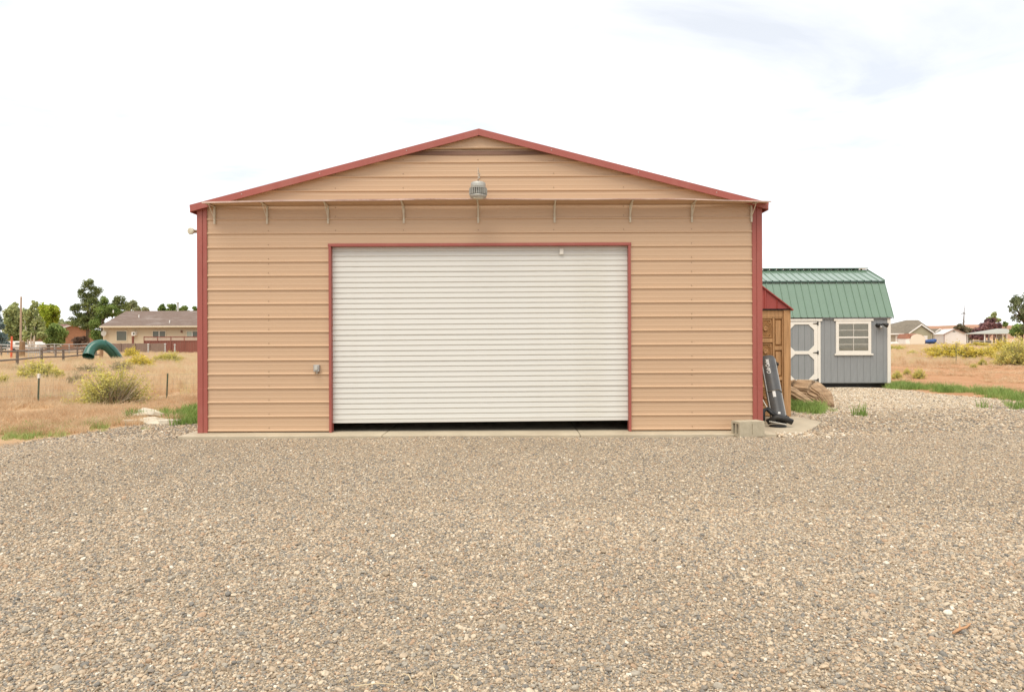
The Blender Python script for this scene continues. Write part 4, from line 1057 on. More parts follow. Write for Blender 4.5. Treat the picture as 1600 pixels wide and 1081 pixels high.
# ------------------------------------------------------------------ fences in the fields
M_tpost = mat('steel_post', (.085, .10, .06), .7, .2, 10)
M_wire = mat('fence_wire', (.34, .31, .27), .6, .1, 5)
def tpost_fence(label, posts, htop, wire_r, nw, whites=()):
    p0 = Vector((posts[0][0], posts[0][1], 0))
    f = thing('wire_fence', label, 'fence', (p0.x, p0.y, float(gh(p0.x, p0.y))))
    tops = []
    for i, (x, y, lean_) in enumerate(posts):
        z = float(gh(x, y)); mb = MB(); tp = Vector((x + lean_, y, z + htop))
        mb.prism([(x - .018, y - .004, z - .1), (x + .018, y - .004, z - .1), (x + .018, y + .004, z - .1), (x - .018, y + .004, z - .1)], (lean_, 0, htop + .1))
        mb.prism([(x - .004, y + .0041, z - .1), (x + .004, y + .0041, z - .1), (x + .004, y + .036, z - .1), (x - .004, y + .036, z - .1)], (lean_, 0, htop + .1))
        po = mb.build('post', M_tpost, f)
        if i in whites:
            mb = MB(); mb.box(tp.x - .026, tp.x + .026, y - .02, y + .03, tp.z - .10, tp.z + .012); mb.build('post_cap', M_white, po)
        tops.append(((x, y, z), tp))
    for k in range(nw):
        t = .12 + .84 * k / (nw - 1)
        mb = MB(); pts = []
        for i, (b_, tp) in enumerate(tops):
            p = Vector(b_).lerp(tp, t); pts.append(p + Vector((0, -.012, 0)))
            if i < len(tops) - 1: pts.append(p.lerp(Vector(tops[i+1][0]).lerp(tops[i+1][1], t), .5) + Vector((0, -.012, -.015)))
        mb.tube(pts, wire_r, 4); mb.build('wire', M_wire, f)
    return f, tops
def fp(px, py): 
    Y = GY(px, py, -.1); return (P(px, py, Y).x, Y)
a, b = fp(59, 634), fp(260, 627)
d = ((b[0] - a[0]), (b[1] - a[1]))
lf_, tops = tpost_fence('low wire fence on two thin steel posts around the largest rabbitbrush', [(a[0] - d[0], a[1] - d[1], 0), (a[0], a[1], .03), (b[0], b[1], .035), (b[0] + d[0], b[1] + d[1], 0)], .74, .0022, 6, (1,))
mb = MB()                                                     # upright mesh wires
for i in range(len(tops) - 1):
    (b0_, t0), (b1_, t1) = tops[i], tops[i+1]
    for k in range(1, 18):
        u = k / 18; p = Vector(b0_).lerp(Vector(b1_), u); q = t0.lerp(t1, u); mb.tube([p + Vector((0, -.014, .05)), q + Vector((0, -.014, -.02))], .0015, 3)
tag(mb.build('upright_wires', M_wire, lf_), kind='stuff')
a, b = fp(1494, 570), fp(1582, 563)
d = ((b[0] - a[0]), (b[1] - a[1]))
tpost_fence('tall wire fence on steel posts among the golden rabbitbrush', [(a[0] - 2 * d[0], a[1] - 2 * d[1], 0), (a[0] - d[0], a[1] - d[1], 0), (a[0], a[1], 0), (b[0], b[1], .02), (b[0] + d[0], b[1] + d[1], 0)], 1.32, .0028, 4, (3,))

M_rail = mat('rail_grey_brown', (.19, .155, .125), .9, .25, 5)
M_pipe = mat('pipe_pale', (.46, .45, .42), .6, .12, 5)
def rail_fence(label, pts, h, zs, r_post, r_rail, m, name='rail_fence'):
    f = thing(name, label, 'fence', (pts[0][0], pts[0][1], float(gh(*pts[0]))))
    for x, y in pts:
        z = float(gh(x, y)); mb = MB(); mb.tube([(x, y, z - .1), (x, y, z + h)], r_post, 8); mb.build('post', m, f)
    for i in range(len(pts) - 1):
        for t in zs:
            a_ = Vector((*pts[i], float(gh(*pts[i])) + t)); b_ = Vector((*pts[i+1], float(gh(*pts[i+1])) + t + random.uniform(-.02, .02)))
            mb = MB(); mb.tube([a_, b_], r_rail, 6); mb.build('rail', m, f)
    return f
cor = [(-8, 584), (27, 577), (65, 571), (99, 569), (131, 566), (158, 564)]
rail_fence('grey-brown round rail fence running up to the green slide tube', [fp(*q) for q in cor], 1.12, (1.02, .55), .075, .05, M_rail)
cor2 = [(2, 561), (35, 560), (87, 563), (121, 561), (150, 560)]
rail_fence('weathered rail fence standing behind the nearer round rail fence', [fp(*q) for q in cor2], 1.15, (1.05, .60), .07, .045, M_rail)
yb = 62
rail_fence('pale metal pipe corral in front of the brick house', [(X(q, y_), y_) for q, y_ in ((-20, 66), (12, 65), (37, 64), (62, 63), (85, 66), (108, 70), (140, 74))], 1.35, (1.28, .98, .62), .05, .04, M_pipe, 'pipe_corral')
gp = thing('corral_gate', 'pale wire-filled metal gate standing between fence posts', 'gate', (X(58, 52), 52, -.1))
mb = MB(); x0, x1, z0, z1 = X(44, 52), X(64, 52), .1, 1.05
mb.tube([(x0, 52, z0), (x1, 52, z0), (x1, 52, z1), (x0, 52, z1), (x0, 52, z0)], .025, 6); mb.build('gate_frame', M_pipe, gp)
for k in range(1, 7):
    mb = MB(); xx_ = x0 + (x1 - x0) * k / 7; mb.tube([(xx_, 52, z0), (xx_, 52, z1)], .014, 4); mb.build('gate_bar', M_pipe, gp)
def pole(px, ptop, pbase, r0, r1, m, name, label, cat):
    Y = GY(px, pbase, -.1); t = P(px, ptop, Y); mb = MB(); x = P(px - 1.2, pbase, Y).x
    mb.tube([(x, Y, -.3), ((x + t.x) / 2, Y, t.z / 2), (t.x, Y, t.z)], [r0, (r0 + r1) / 2, r1], 10)
    mb.lathe([(r1 * 1.05, 0), (r1 * .7, .03)], 8, (t.x, Y, t.z))
    return tag(mb.build(name, m), label, cat)
pole(33, 464, 560, .10, .07, mat('pole_wood', (.40, .29, .20), .9, .2, 3, (4, 4, .4)), 'utility_pole', 'tall bare wooden pole rising above the corral', 'pole')
pole(18.5, 526, 564, .08, .07, mat('orange_paint', (.62, .13, .06), .6, .1, 4), 'painted_pole', 'short orange-red painted pole by the corral', 'pole')
pole(35, 534, 563, .22, .20, mat('gatepost_wood', (.27, .17, .09), .9, .2, 3, (4, 4, .4)), 'gate_post', 'thick brown wooden gate post beside the tall bare pole', 'post')
pole(159, 543, 565, .14, .13, mat('post_wood', (.33, .20, .11), .9, .2, 3, (4, 4, .4)), 'wooden_post', 'brown wooden post under the arch of the green slide tube', 'post')

# slide tube
Ys = 49.0
sl_pts = [(138, 556), (141, 547), (148, 540), (158, 537.5), (167, 541), (175, 548), (181, 556), (186, 566)]
c3 = [P(a_, b_, Ys + .3 * i) for i, (a_, b_) in enumerate(sl_pts)]
ts = np.linspace(0, len(c3) - 1, 36); fine = [Vector([np.interp(t, range(len(c3)), [p[c] for p in c3]) for c in range(3)]) for t in ts]
for _ in range(3): fine = [fine[0]] + [(fine[i-1] + fine[i] * 2 + fine[i+1]) / 4 for i in range(1, len(fine) - 1)] + [fine[-1]]
slide = thing('slide_tube', 'dark green plastic tube slide arching out of the dry grass', 'slide', (c3[3].x, Ys, 0))
M_slide = mat('slide_green', (.022, .105, .075), .3, .12, 2, spec=.5, dirt=(.09, .16, .12), dirt_amt=.4, dirt_scale=2)
mb = MB(); mb.tube(fine, .36, 20, cap=False); so = mb.build('tube', M_slide, slide, smooth=True)
so.modifiers.new('wall', 'SOLIDIFY').thickness = .02
for i in (0, 17, 34):
    mb = MB(); t_ = (fine[min(i+1, 35)] - fine[max(i-1, 0)]).normalized(); mb.tube([fine[i] - t_ * .04, fine[i] + t_ * .04], .395, 20, cap=False)
    o = mb.build('flange', M_slide, slide); o.modifiers.new('wall', 'SOLIDIFY').thickness = .03
mb = MB()
sv_ = []
for i in range(18, 35):
    t_ = (fine[i+1] - fine[i-1]).normalized(); sd = Vector((0, -1, 0)); sd = (sd - t_ * sd.dot(t_)).normalized(); up = t_.cross(sd); up = up if up.z > 0 else -up
    sv_.append(fine[i] + (sd * .75 + up * .66).normalized() * .365)
mb.tube(sv_, .022, 6); mb.build('seam', mat('slide_dark', (.01, .045, .03), .5), slide)

# ------------------------------------------------------------------ trees
LEAF = {}
def leafmat(name, cols, tr=.2): 
    if name not in LEAF: LEAF[name] = ramp_mat('leaf_' + name, cols, .75, noise=.25, nscale=.8, transl=tr)
    return LEAF[name]
L_pine = leafmat('pine', [(0, (0.083, 0.109, 0.038)), (.5, (0.173, 0.205, 0.070)), (1, (0.294, 0.333, 0.115))], .3)
L_pine2 = leafmat('pine_light', [(0, (0.082, 0.133, 0.037)), (.5, (0.174, 0.246, 0.061)), (1, (0.307, 0.389, 0.113))], .3)
L_spruce = leafmat('spruce', [(0, (0.082, 0.123, 0.119)), (.5, (0.184, 0.256, 0.246)), (1, (0.348, 0.430, 0.410))], .3)
L_green = leafmat('green', [(0, (0.102, 0.154, 0.041)), (.5, (0.215, 0.297, 0.082)), (1, (0.369, 0.471, 0.154))], .4)
L_lime = leafmat('lime', [(0, (0.205, 0.256, 0.026)), (.5, (0.384, 0.461, 0.045)), (1, (0.600, 0.600, 0.128))], .4)
L_olive = leafmat('olive', [(0, (0.205, 0.236, 0.092)), (.5, (0.369, 0.410, 0.174)), (1, (0.573, 0.600, 0.287))], .4)
L_palet = leafmat('pale', [(0, (0.218, 0.243, 0.115)), (.5, (0.346, 0.371, 0.192)), (1, (0.486, 0.512, 0.307))], .4)
L_plum = leafmat('plum', [(0, (0.092, 0.051, 0.058)), (.5, (0.256, 0.134, 0.134)), (1, (0.348, 0.184, 0.174))], .35)
M_bark = mat('bark', (.13, .09, .06), .95, .3, 4, (1, 1, .3))
M_birch = mat('pale_bark', (.62, .55, .45), .8, .25, 6, (1, 1, .5))
M_dead = mat('dead_bark', (.20, .16, .13), .95, .2, 4)
def leaves(cent, rad, n, size, seed, aspect=.6, droop=0):
    r = np.random.default_rng(seed); cent = np.asarray(cent, float); rad = np.asarray(rad, float)
    if rad.ndim == 1: rad = np.repeat(rad[:, None], 3, 1)
    vol = rad.prod(1) ** (2 / 3); k = r.choice(len(cent), n, p=vol / vol.sum())
    d = r.normal(size=(n, 3)); d /= np.linalg.norm(d, axis=1)[:, None]
    rr = r.uniform(0, 1, n) ** .45
    c = cent[k] + d * rr[:, None] * rad[k]
    q = r.normal(size=(n, 3)); q[:, 2] -= droop; q /= np.linalg.norm(q, axis=1)[:, None]
    p2 = np.cross(q, r.normal(size=(n, 3))); p2 /= np.linalg.norm(p2, axis=1)[:, None]
    s = size * r.uniform(.6, 1.35, n)[:, None]
    v = np.stack([c - q * s, c + p2 * s * aspect, c + q * s, c - p2 * s * aspect], 1).reshape(-1, 3)
    f = np.arange(4 * n).reshape(-1, 4)
    t = np.clip(r.normal(.5, .22, n) + .25 * np.sin(k * 2.4), 0, 1)
    return v, f, np.repeat(t, 4)
def tree(name, label, px, base_py, Y, crown, leaf, nleaf, size, trunk_m=M_bark, trunk_r=.22, limbs=5, ztop=None, group=None, sub=9, subr=.42, zbase=None, seed=1, aspect=.6):
    """crown: list of (px, py, rx_px, ry_px) lobes in the photo at depth Y"""
    r = np.random.default_rng(seed); sc = Y / FPX
    bx = X(px, Y); bz = -.2
    t = thing(name, label, 'tree', (bx, Y, bz), group)
    cen, rad = [], []
    for (cx, cy, rx, ry) in crown:
        p = P(cx, cy, Y); R3 = np.array([rx * sc, rx * sc, ry * sc]) * 1.14
        for k in range(sub):
            d = r.normal(size=3); d /= np.linalg.norm(d); f_ = r.uniform(.25, 1.0) ** .6
            q = np.array(p) + d * R3 * f_ * (1 - subr * .55)
            cen.append(q); rad.append(R3 * subr * r.uniform(.85, 1.5))
    v, f, tt_ = leaves(cen, rad, int(nleaf * 1.35), size * .85, seed, aspect)
    cr = arr_mesh('crown', v, f, leaf, t, tint=tt_)
    mb = MB(); tops = max(cen, key=lambda c: c[2]); zt_ = ztop if ztop is not None else float(tops[2]) * .8
    ctr = np.mean(cen, 0)
    mb.tube([(bx, Y, bz), (bx + (ctr[0] - bx) * .3, Y, bz + (zt_ - bz) * .4), (ctr[0], Y, zt_)], [trunk_r, trunk_r * .75, trunk_r * .2], 8)
    for k in range(limbs):
        q = cen[int(r.integers(len(cen)))]; h = r.uniform(.3, .7); s0 = Vector((bx + (ctr[0] - bx) * h * .8, Y, bz + (zt_ - bz) * h))
        mb.tube([s0, s0.lerp(Vector(q), .5) + Vector((0, 0, -.1)), Vector(q)], [trunk_r * .45, trunk_r * .3, trunk_r * .1], 6)
    mb.build('trunk', trunk_m, t, smooth=True)
    return t
GT = 'trees beyond the left field'
tree('blue_spruce', 'blue-grey spruce standing beyond the corral', -4, 548, 88, [(-4, 540, 15, 8), (-3, 525, 13, 9), (-3, 510, 10, 9), (-3, 496, 7, 9), (-2, 484, 4, 8)], L_spruce, 5200, .16, trunk_r=.15, seed=2, aspect=.35)
tree('leafy_tree', 'mid-green broad tree between the blue spruce and the tall bare pole', 22, 548, 104, [(20, 515, 16, 22), (28, 497, 12, 18), (14, 495, 9, 15), (22, 482, 8, 8), (34, 522, 10, 14)], L_olive, 5200, .20, seed=3, sub=12, subr=.36)
bt = tree('birch_tree', 'loose tree with several white trunks beside the tall bare pole', 52, 548, 78, [(50, 492, 8, 14), (54, 478, 5, 7), (42, 502, 8, 16), (58, 510, 9, 16), (44, 522, 9, 10), (62, 524, 9, 10)], L_olive, 4200, .15, M_birch, .11, 3, seed=4, sub=11, subr=.34)
for k, (dx, tx) in enumerate(((-.5, -.9), (.35, .3), (-.1, .8))):
    mb = MB(); bxx = X(52, 78); mb.tube([(bxx + dx * .3, 77.8, -.2), (bxx + dx, 77.7, 2.0), (bxx + tx, 77.8, 4.6)], [.10, .085, .03], 6); mb.build('side_trunk', M_birch, bt, smooth=True)
tree('cottonwood', 'bright lime-green rounded cottonwood behind the white-trunked tree', 76, 548, 100, [(76, 492, 14, 17), (84, 486, 9, 12), (66, 490, 10, 16), (70, 508, 12, 14)], L_lime, 6000, .19, seed=5, sub=14, subr=.36)
tree('round_tree', 'low round mid-green tree against the brick house roof', 86, 548, 84, [(84, 523, 15, 14), (92, 520, 9, 11), (76, 528, 9, 10)], L_green, 4200, .16, seed=6, sub=12)
tree('far_pale_tree', 'pale distant tree between the lime cottonwood and the tall pine', 99, 548, 165, [(98, 506, 10, 7), (106, 511, 8, 6)], L_palet, 2200, .26, seed=7)
tree('tall_pine', 'tallest dark pine behind the brick house', 137, 548, 100, [(139, 446, 9, 9), (148, 457, 9, 9), (132, 460, 9, 9), (140, 472, 13, 8), (128, 482, 13, 8), (150, 482, 11, 9), (122, 494, 13, 8), (138, 496, 14, 9), (118, 504, 10, 6), (134, 508, 16, 8), (152, 506, 10, 10)], L_pine, 11000, .17, trunk_r=.28, limbs=9, ztop=8.6, seed=8, sub=9, subr=.40, aspect=.35)
tree('leaning_pine', 'lighter green pine against the end of the tan house', 158, 552, 90, [(163, 474, 9, 10), (172, 484, 12, 9), (158, 492, 12, 11), (150, 508, 10, 10), (154, 524, 11, 10), (150, 538, 9, 10), (162, 540, 8, 9), (178, 488, 9, 6)], L_pine2, 8000, .16, trunk_r=.2, seed=9, sub=10, subr=.40, aspect=.35)
tree('dark_pine', 'dark pine rising behind the end of the tan roof', 186, 548, 118, [(187, 470, 8, 9), (181, 478, 8, 6), (196, 478, 8, 7), (187, 488, 12, 7)], L_pine, 3600, .19, seed=10, aspect=.35)
tree('pale_tree', 'pale grey-green tree behind the tan roof beside the dark pine', 205, 548, 140, [(206, 479, 9, 8), (215, 484, 5, 5)], L_palet, 1500, .22, seed=11)
tree('pale_tree', 'faint pale tree top just above the middle of the tan roof', 226, 548, 150, [(226, 486, 8, 5)], L_palet, 900, .22, seed=12)
for i, (px_, top_, rx_, lb) in enumerate(((251, 481, 6, 'dark green tree top above the tan roof, between pale tree and vent pipe'), (266, 481, 8, 'green tree top above the tan roof close to the vent pipe'), (287, 484, 6, 'small green tree top above the tan roof between vent pipe and garage'))):
    tree('roofline_tree', lb, px_, 548, 150, [(px_, top_, rx_, 6), (px_ + 3, top_ + 6, rx_, 6)], L_pine2 if i == 0 else L_green, 1500, .2, seed=13 + i)
tree('roofline_tree', 'small tree top above the tan roof beside the red garage corner', 304, 548, 155, [(306, 484, 6, 5)], L_green, 700, .2, seed=17)
tree('shrub_tree', 'brown-grey shrub in front of the brick house window', 128, 552, 100, [(122, 534, 9, 6), (132, 532, 8, 6)], leafmat('brownshrub', [(0, (.10, .065, .045)), (.5, (.19, .12, .085)), (1, (.27, .19, .13))]), 1800, .16, trunk_r=.06, seed=18)
# right side
tree('broad_tree', 'large loose-leaved green tree rising above the tall olive rabbitbrush', 1612, 552, 82, [(1600, 470, 14, 16), (1584, 474, 7, 13), (1590, 492, 10, 12), (1608, 492, 14, 16), (1580, 482, 5, 7), (1622, 480, 20, 26), (1605, 512, 12, 9), (1640, 500, 20, 24)], leafmat('greyg', [(0, (.10, .125, .055)), (.5, (.20, .235, .11)), (1, (.33, .36, .20))], .4), 6500, .13, seed=19, sub=12, subr=.27)
tree('low_tree', 'dense low green tree beside the open picnic shelter', 1596, 552, 115, [(1598, 514, 14, 8), (1588, 520, 8, 8), (1610, 518, 14, 10)], L_green, 3200, .2, seed=20)
tree('plum_tree', 'dark purple-leaved tree behind the open picnic shelter', 1545, 550, 168, [(1548, 508, 13, 13), (1538, 516, 12, 11), (1528, 524, 9, 8), (1556, 516, 10, 10)], L_plum, 6000, .27, seed=21, sub=13, subr=.34)
tree('poplar_top', 'thin olive tree top showing above the purple-leaved tree', 1553, 550, 185, [(1553, 492, 4, 5), (1550, 499, 7, 5), (1557, 501, 6, 4)], L_olive, 1200, .25, seed=22)
tree('far_round_tree', 'small distant dark tree on the red ridge line', 1571, 545, 240, [(1571, 506, 3, 4)], L_pine2, 400, .3, seed=23)
tree('olive_shrub', 'olive-brown tangled shrub at the foot of the dead tree', 1510, 550, 180, [(1508, 517, 9, 9), (1516, 522, 7, 9), (1500, 510, 7, 4), (1512, 530, 8, 7)], leafmat('olivebrown', [(0, (.10, .085, .05)), (.5, (.19, .165, .095)), (1, (.28, .24, .15))]), 4200, .26, seed=24)
dt = thing('dead_tree', 'bare dead conifer with a straight grey trunk behind the white outbuilding', 'tree', (X(1505, 182), 182, -.2))
mb = MB(); q0, q1 = P(1504, 536, 182), P(1507, 477, 182); mb.tube([(q0.x, 182, -.2), q0.lerp(q1, .5), q1], [.30, .2, .03], 8); mb.build('trunk', M_dead, dt)
r = np.random.default_rng(77)
for k in range(26):
    u = r.uniform(.32, .93); p = q0.lerp(q1, u); a_ = r.uniform(0, 6.28); ln = (1.02 - u) * 4.6 * r.uniform(.5, 1.1)
    mb = MB(); mb.tube([p, p + Vector((math.cos(a_) * ln * .5, math.sin(a_) * ln * .5, -ln * .10)), p + Vector((math.cos(a_) * ln, math.sin(a_) * ln, -ln * .34))], [.055, .04, .015], 4); mb.build('branch', M_dead, dt)

# ------------------------------------------------------------------ houses and outbuildings
M_shing = mat('shingle_brown', (.175, .125, .10), .9, .18, 5, (.5, 1, 3), dirt=(.36, .32, .29), dirt_amt=.55, dirt_scale=.9)
M_shing2 = mat('shingle_olive', (.185, .155, .115), .9, .15, 2, dirt=(.33, .27, .2), dirt_amt=.35, dirt_scale=.5)
M_beige = mat('beige_siding', (.54, .45, .31), .8, .05, 1, (.3, 1, 6))
M_trimb = mat('beige_trim', (.60, .52, .38), .7, .05, 1)
M_brick = mat('brick_wall', (.36, .18, .10), .9, .16, 3, (1, 1, 2))
M_gd = mat('dark_window', (.10, .105, .075), .12, .2, .6, spec=.6)
M_gl = mat('pale_window', (.30, .33, .25), .12, .3, .6, spec=.6)
M_deck = mat('deck_red', (.21, .078, .057), .8, .15, 2, (3, 3, .4))
M_fenceb = mat('fence_brown', (.22, .155, .12), .9, .15, 2, (3, 3, .5))
HY = 84.0
hx0, hx1 = X(161, HY, 530), -26.0
hE, hR = Z(230, 511, HY), 5.35
th = thing('tan_house', 'long tan house with brown shingle roof behind the brown fence', 'house', ((hx0 + hx1) / 2, HY, -.1))
mb = MB(); mb.box(hx0, hx1, HY, HY + 9, -.2, hE); mb.build('wall', M_beige, th)
ov = X(155.5, HY - .7, 511)
mb = MB(); mb.prism([(ov, HY - .7, hE - .02), (ov, HY - .7, hE + .12), (ov + .3, HY + 4.5, hR), (ov + .3, HY + 9.7, hE + .12), (ov + .3, HY + 9.7, hE - .02)], (hx1 + .6 - ov, 0, 0)); hrf = mb.build('roof', M_shing, th)
mb = MB(); mb.box(ov, hx1 + .6, HY - .74, HY - .701, hE - .06, hE + .13); mb.build('gutter', M_trimb, th)
vp = P(278.5, 484, HY + 4.5); mb = MB(); mb.tube([(vp.x, HY + 4.4, hR - .15), (vp.x, HY + 4.4, hR + .95)], .11, 10); mb.lathe([(.17, .0), (.19, .06), (.17, .16), (.05, .2)], 10, (vp.x, HY + 4.4, hR + .95)); mb.build('vent_pipe', M_galv, hrf)
for px_, py_ in ((177, 486), (265, 505), (217, 495)):
    Yv = HY + (.3 if py_ > 500 else 2.2 if py_ > 490 else 4.0); c = P(px_, py_, Yv); zz = hE + .12 + (Yv - HY + .7) / 5.2 * (hR - hE - .12)
    mb = MB(); mb.lathe([(.07, -.05), (.07, .22), (.10, .24), (.03, .3)], 8, (c.x, Yv, zz)); mb.build('roof_vent', M_pale, hrf)
def hwin(par, px0, px1, py0, py1, Y, m, split=0, fm=M_trimb, sash=M_white):
    a_, b_ = P(px0, py1, Y), P(px1, py0, Y)
    mb = MB(); mb.box(a_.x - .10, b_.x + .10, Y - .06, Y - .002, b_.z, b_.z + .10); mb.box(a_.x - .10, b_.x + .10, Y - .06, Y - .002, a_.z - .10, a_.z)
    mb.box(a_.x - .10, a_.x, Y - .06, Y - .002, a_.z, b_.z); mb.box(b_.x, b_.x + .10, Y - .06, Y - .002, a_.z, b_.z)
    w_ = mb.build('window', fm, par)
    n_ = split + 1
    for k in range(n_):
        xa, xb = a_.x + (b_.x - a_.x) * k / n_ + (.04 if k else 0), a_.x + (b_.x - a_.x) * (k + 1) / n_ - (.04 if k < split else 0)
        mb = MB(); mb.box(xa, xb, Y - .03, Y - .001, a_.z, b_.z); mb.build('pane', m if not isinstance(m, tuple) else m[k % len(m)], w_)
        if k: mb = MB(); mb.box(xa - .08, xa, Y - .05, Y - .001, a_.z, b_.z); mb.build('mullion', sash, w_)
    return w_
hwin(th, 182.5, 198, 517.5, 532, HY, M_gd); hwin(th, 239, 258.5, 517.5, 527.5, HY, M_gd, 1); hwin(th, 292, 309, 518, 527.5, HY, (M_gl, M_gd), 1)
c = P(210, 521.5, HY - .2); mb = MB(); mb.box(c.x - .22, c.x + .22, HY - .45, HY - .002, c.z - .22, c.z + .22); ac = mb.build('air_conditioner', M_pale, th)
mb = MB(); mb.box(c.x - .06, c.x + .16, HY - .462, HY - .451, c.z - .12, c.z + .14); mb.build('grille', M_gd, ac)
c = P(284, 518, HY); mb = MB(); mb.box(c.x - .1, c.x + .1, HY - .1, HY - .002, c.z - .14, c.z + .14); mb.build('wall_light', M_brown, th)
c = P(208, 530, HY); mb = MB(); mb.box(c.x - .12, c.x + .10, HY - .08, HY - .002, c.z - .5, c.z + .38); mb.build('downspout_box', M_deck, th)
c = P(165, 521, HY); mb = MB(); mb.lathe([(.05, -.06), (.30, -.01), (.34, .05)], 14, (0, 0, 0)); mb.v = [(c.x + x_, HY - .35 - z_, c.z + y_) for x_, y_, z_ in mb.v]; mb.build('satellite_dish', M_galv, th)
mb = MB(); mb.box(c.x - .02, c.x + .02, HY - .34, HY - .002, c.z - .02, c.z + .02); mb.build('dish_arm', M_galv, th)
# deck with lattice
DY = 80.0
dk = thing('red_deck', 'red-brown deck enclosure with white lattice along its top rail', 'deck', (X(270, DY), DY, -.1))
a_, b_ = P(225.5, 549, DY), P(330, 532.5, DY); zt_ = b_.z
nbd = 26; bwid = (b_.x - a_.x) / nbd
for k in range(nbd):
    mb = MB(); mb.box(a_.x + k * bwid + .01, a_.x + (k + 1) * bwid - .01, DY, DY + .03, -.15, zt_ - .02 if k > 6 else zt_ - .02); mb.build('board', M_deck, dk)
zr = Z(260, 527, DY)
mb = MB(); mb.box(a_.x, b_.x, DY - .05, DY + .08, zr, zr + .10); mb.build('top_rail', M_deck, dk)
mb = MB(); mb.box(a_.x, b_.x, DY - .05, DY + .08, zt_ - .02, zt_ + .06); mb.build('bottom_rail', M_deck, dk)
for k in range(6):
    xx_ = a_.x + (b_.x - a_.x) * k / 5; mb = MB(); mb.box(xx_ - .05, xx_ + .05, DY - .06, DY - .0505, -.15, zr + .12); mb.build('deck_post', M_deck, dk)
mb = MB(); hgt = zr - zt_ - .06; step = .16; x = a_.x
while x < b_.x - hgt:
    for q in (0, 1):
        s0, s1 = (x, x + hgt) if q == 0 else (x + hgt, x)
        mb.prism([(s0 - .02, DY + .006 + q * .012, zt_ + .06), (s0 + .02, DY + .006 + q * .012, zt_ + .06), (s1 + .02, DY + .006 + q * .012, zr), (s1 - .02, DY + .006 + q * .012, zr)], (0, .01, 0))
    x += step
tag(mb.build('lattice', mat('lattice', (.55, .42, .36), .8, .1, 3), dk), kind='stuff')
# brown fence
FY = 77.0
bf = thing('board_fence', 'low brown board fence in front of the tan house', 'fence', (X(215, FY), FY, -.1))
fx0, fx1, fzt = X(166, FY), X(256, FY), Z(215, 536.5, FY)
nb = 30
for k in range(nb):
    xa = fx0 + (fx1 - fx0) * k / nb; mb = MB(); mb.box(xa + .008, xa + (fx1 - fx0) / nb - .008, FY, FY + .025, -.15, fzt + random.uniform(-.015, .015)); mb.build('board', M_fenceb, bf)
for k in range(5):
    xa = fx0 + (fx1 - fx0) * k / 4; mb = MB(); mb.box(xa - .05, xa + .05, FY - .09, FY - .001, -.15, fzt + .03); mb.build('post', M_fenceb, bf)
for i, (px_, t_, lb) in enumerate(((231.5, 538.5, 'grey standpipe in front of the board fence'), (258, 538, 'pale capped standpipe where the board fence meets the red deck'), (273, 539, 'spotted standpipe in front of the red deck'))):
    Yp = 73.0; x = X(px_, Yp); zt_ = Z(px_, t_, Yp); mb = MB(); mb.tube([(x, Yp, -.2), (x, Yp, zt_)], .07, 8); mb.lathe([(.11, 0), (.12, .06), (.06, .12)], 8, (x, Yp, zt_ - .02)); mb.lathe([(.10, 0), (.10, .08)], 8, (x, Yp, zt_ * .45))
    tag(mb.build('standpipe', M_pipe), lb, 'standpipe')
# brick house turned towards the right
def gable_house(t, w_, d_, he, hr, wallm, roofm, trimm, over=.4):
    mb = MB(); mb.prism([(-w_/2, 0, -.3), (w_/2, 0, -.3), (w_/2, 0, he), (0, 0, hr), (-w_/2, 0, he)], (0, d_, 0)); mb.build('wall', wallm, t)
    k = (hr - he) / (w_ / 2)
    for s in (-1, 1):
        e = s * (w_ / 2 + over); ze = he - k * over
        mb = MB(); mb.prism([(0, -over, hr + .03), (e, -over, ze + .03), (e, -over, ze + .17), (0, -over, hr + .17)], (0, d_ + 2 * over, 0)); mb.build('roof', roofm, t)
        mb = MB(); mb.prism([(0, -over - .03, hr - .06), (e, -over - .03, ze - .06), (e, -over - .03, ze + .14), (0, -over - .03, hr + .14)], (0, .028, 0)); mb.build('rake_board', trimm, t)
BY = 112.0; bl = P(104, 530, BY)
bh = thing('brick_house', 'low orange brick house with brown roof and white gable trim', 'house', (X(126, BY), BY - 2, -.1), local=True, rotz=R(47))
gable_house(bh, 10.0, 13.0, 2.5, 4.2, M_brick, mat('roof_redbrown', (.20, .105, .085), .9, .12, 2), M_pale)
mb = MB(); mb.box(-3.9, -1.6, -.06, -.002, .7, 2.0); bw_ = mb.build('window', M_white, bh)
for a_, b_ in ((-3.75, -2.82), (-2.68, -1.75)):
    mb = MB(); mb.box(a_, b_, -.075, -.0605, .82, 1.88); mb.build('pane', M_gd, bw_)
wv_ = thing('white_trailer', 'low white trailer half hidden behind the corral and birch trunks', 'trailer', (X(34, 96), 96, -.1), local=True)
mb = MB(); mb.prism([(-2.2, 0, .45), (2.0, 0, .45), (2.2, 0, 1.1), (1.6, 0, 1.55), (-2.0, 0, 1.6), (-2.3, 0, 1.1)], (0, 1.9, 0)); mb.build('body', M_pale, wv_, bevel=.08)
for x in (-1.2, 1.2):
    mb = MB(); mb.tube([(x, -.02, .32), (x, .2, .32)], .32, 14); mb.build('wheel', M_black, wv_)
mb = MB(); mb.box(-.9, .9, -.012, -.002, 1.05, 1.4); mb.build('window_strip', M_gd, wv_)

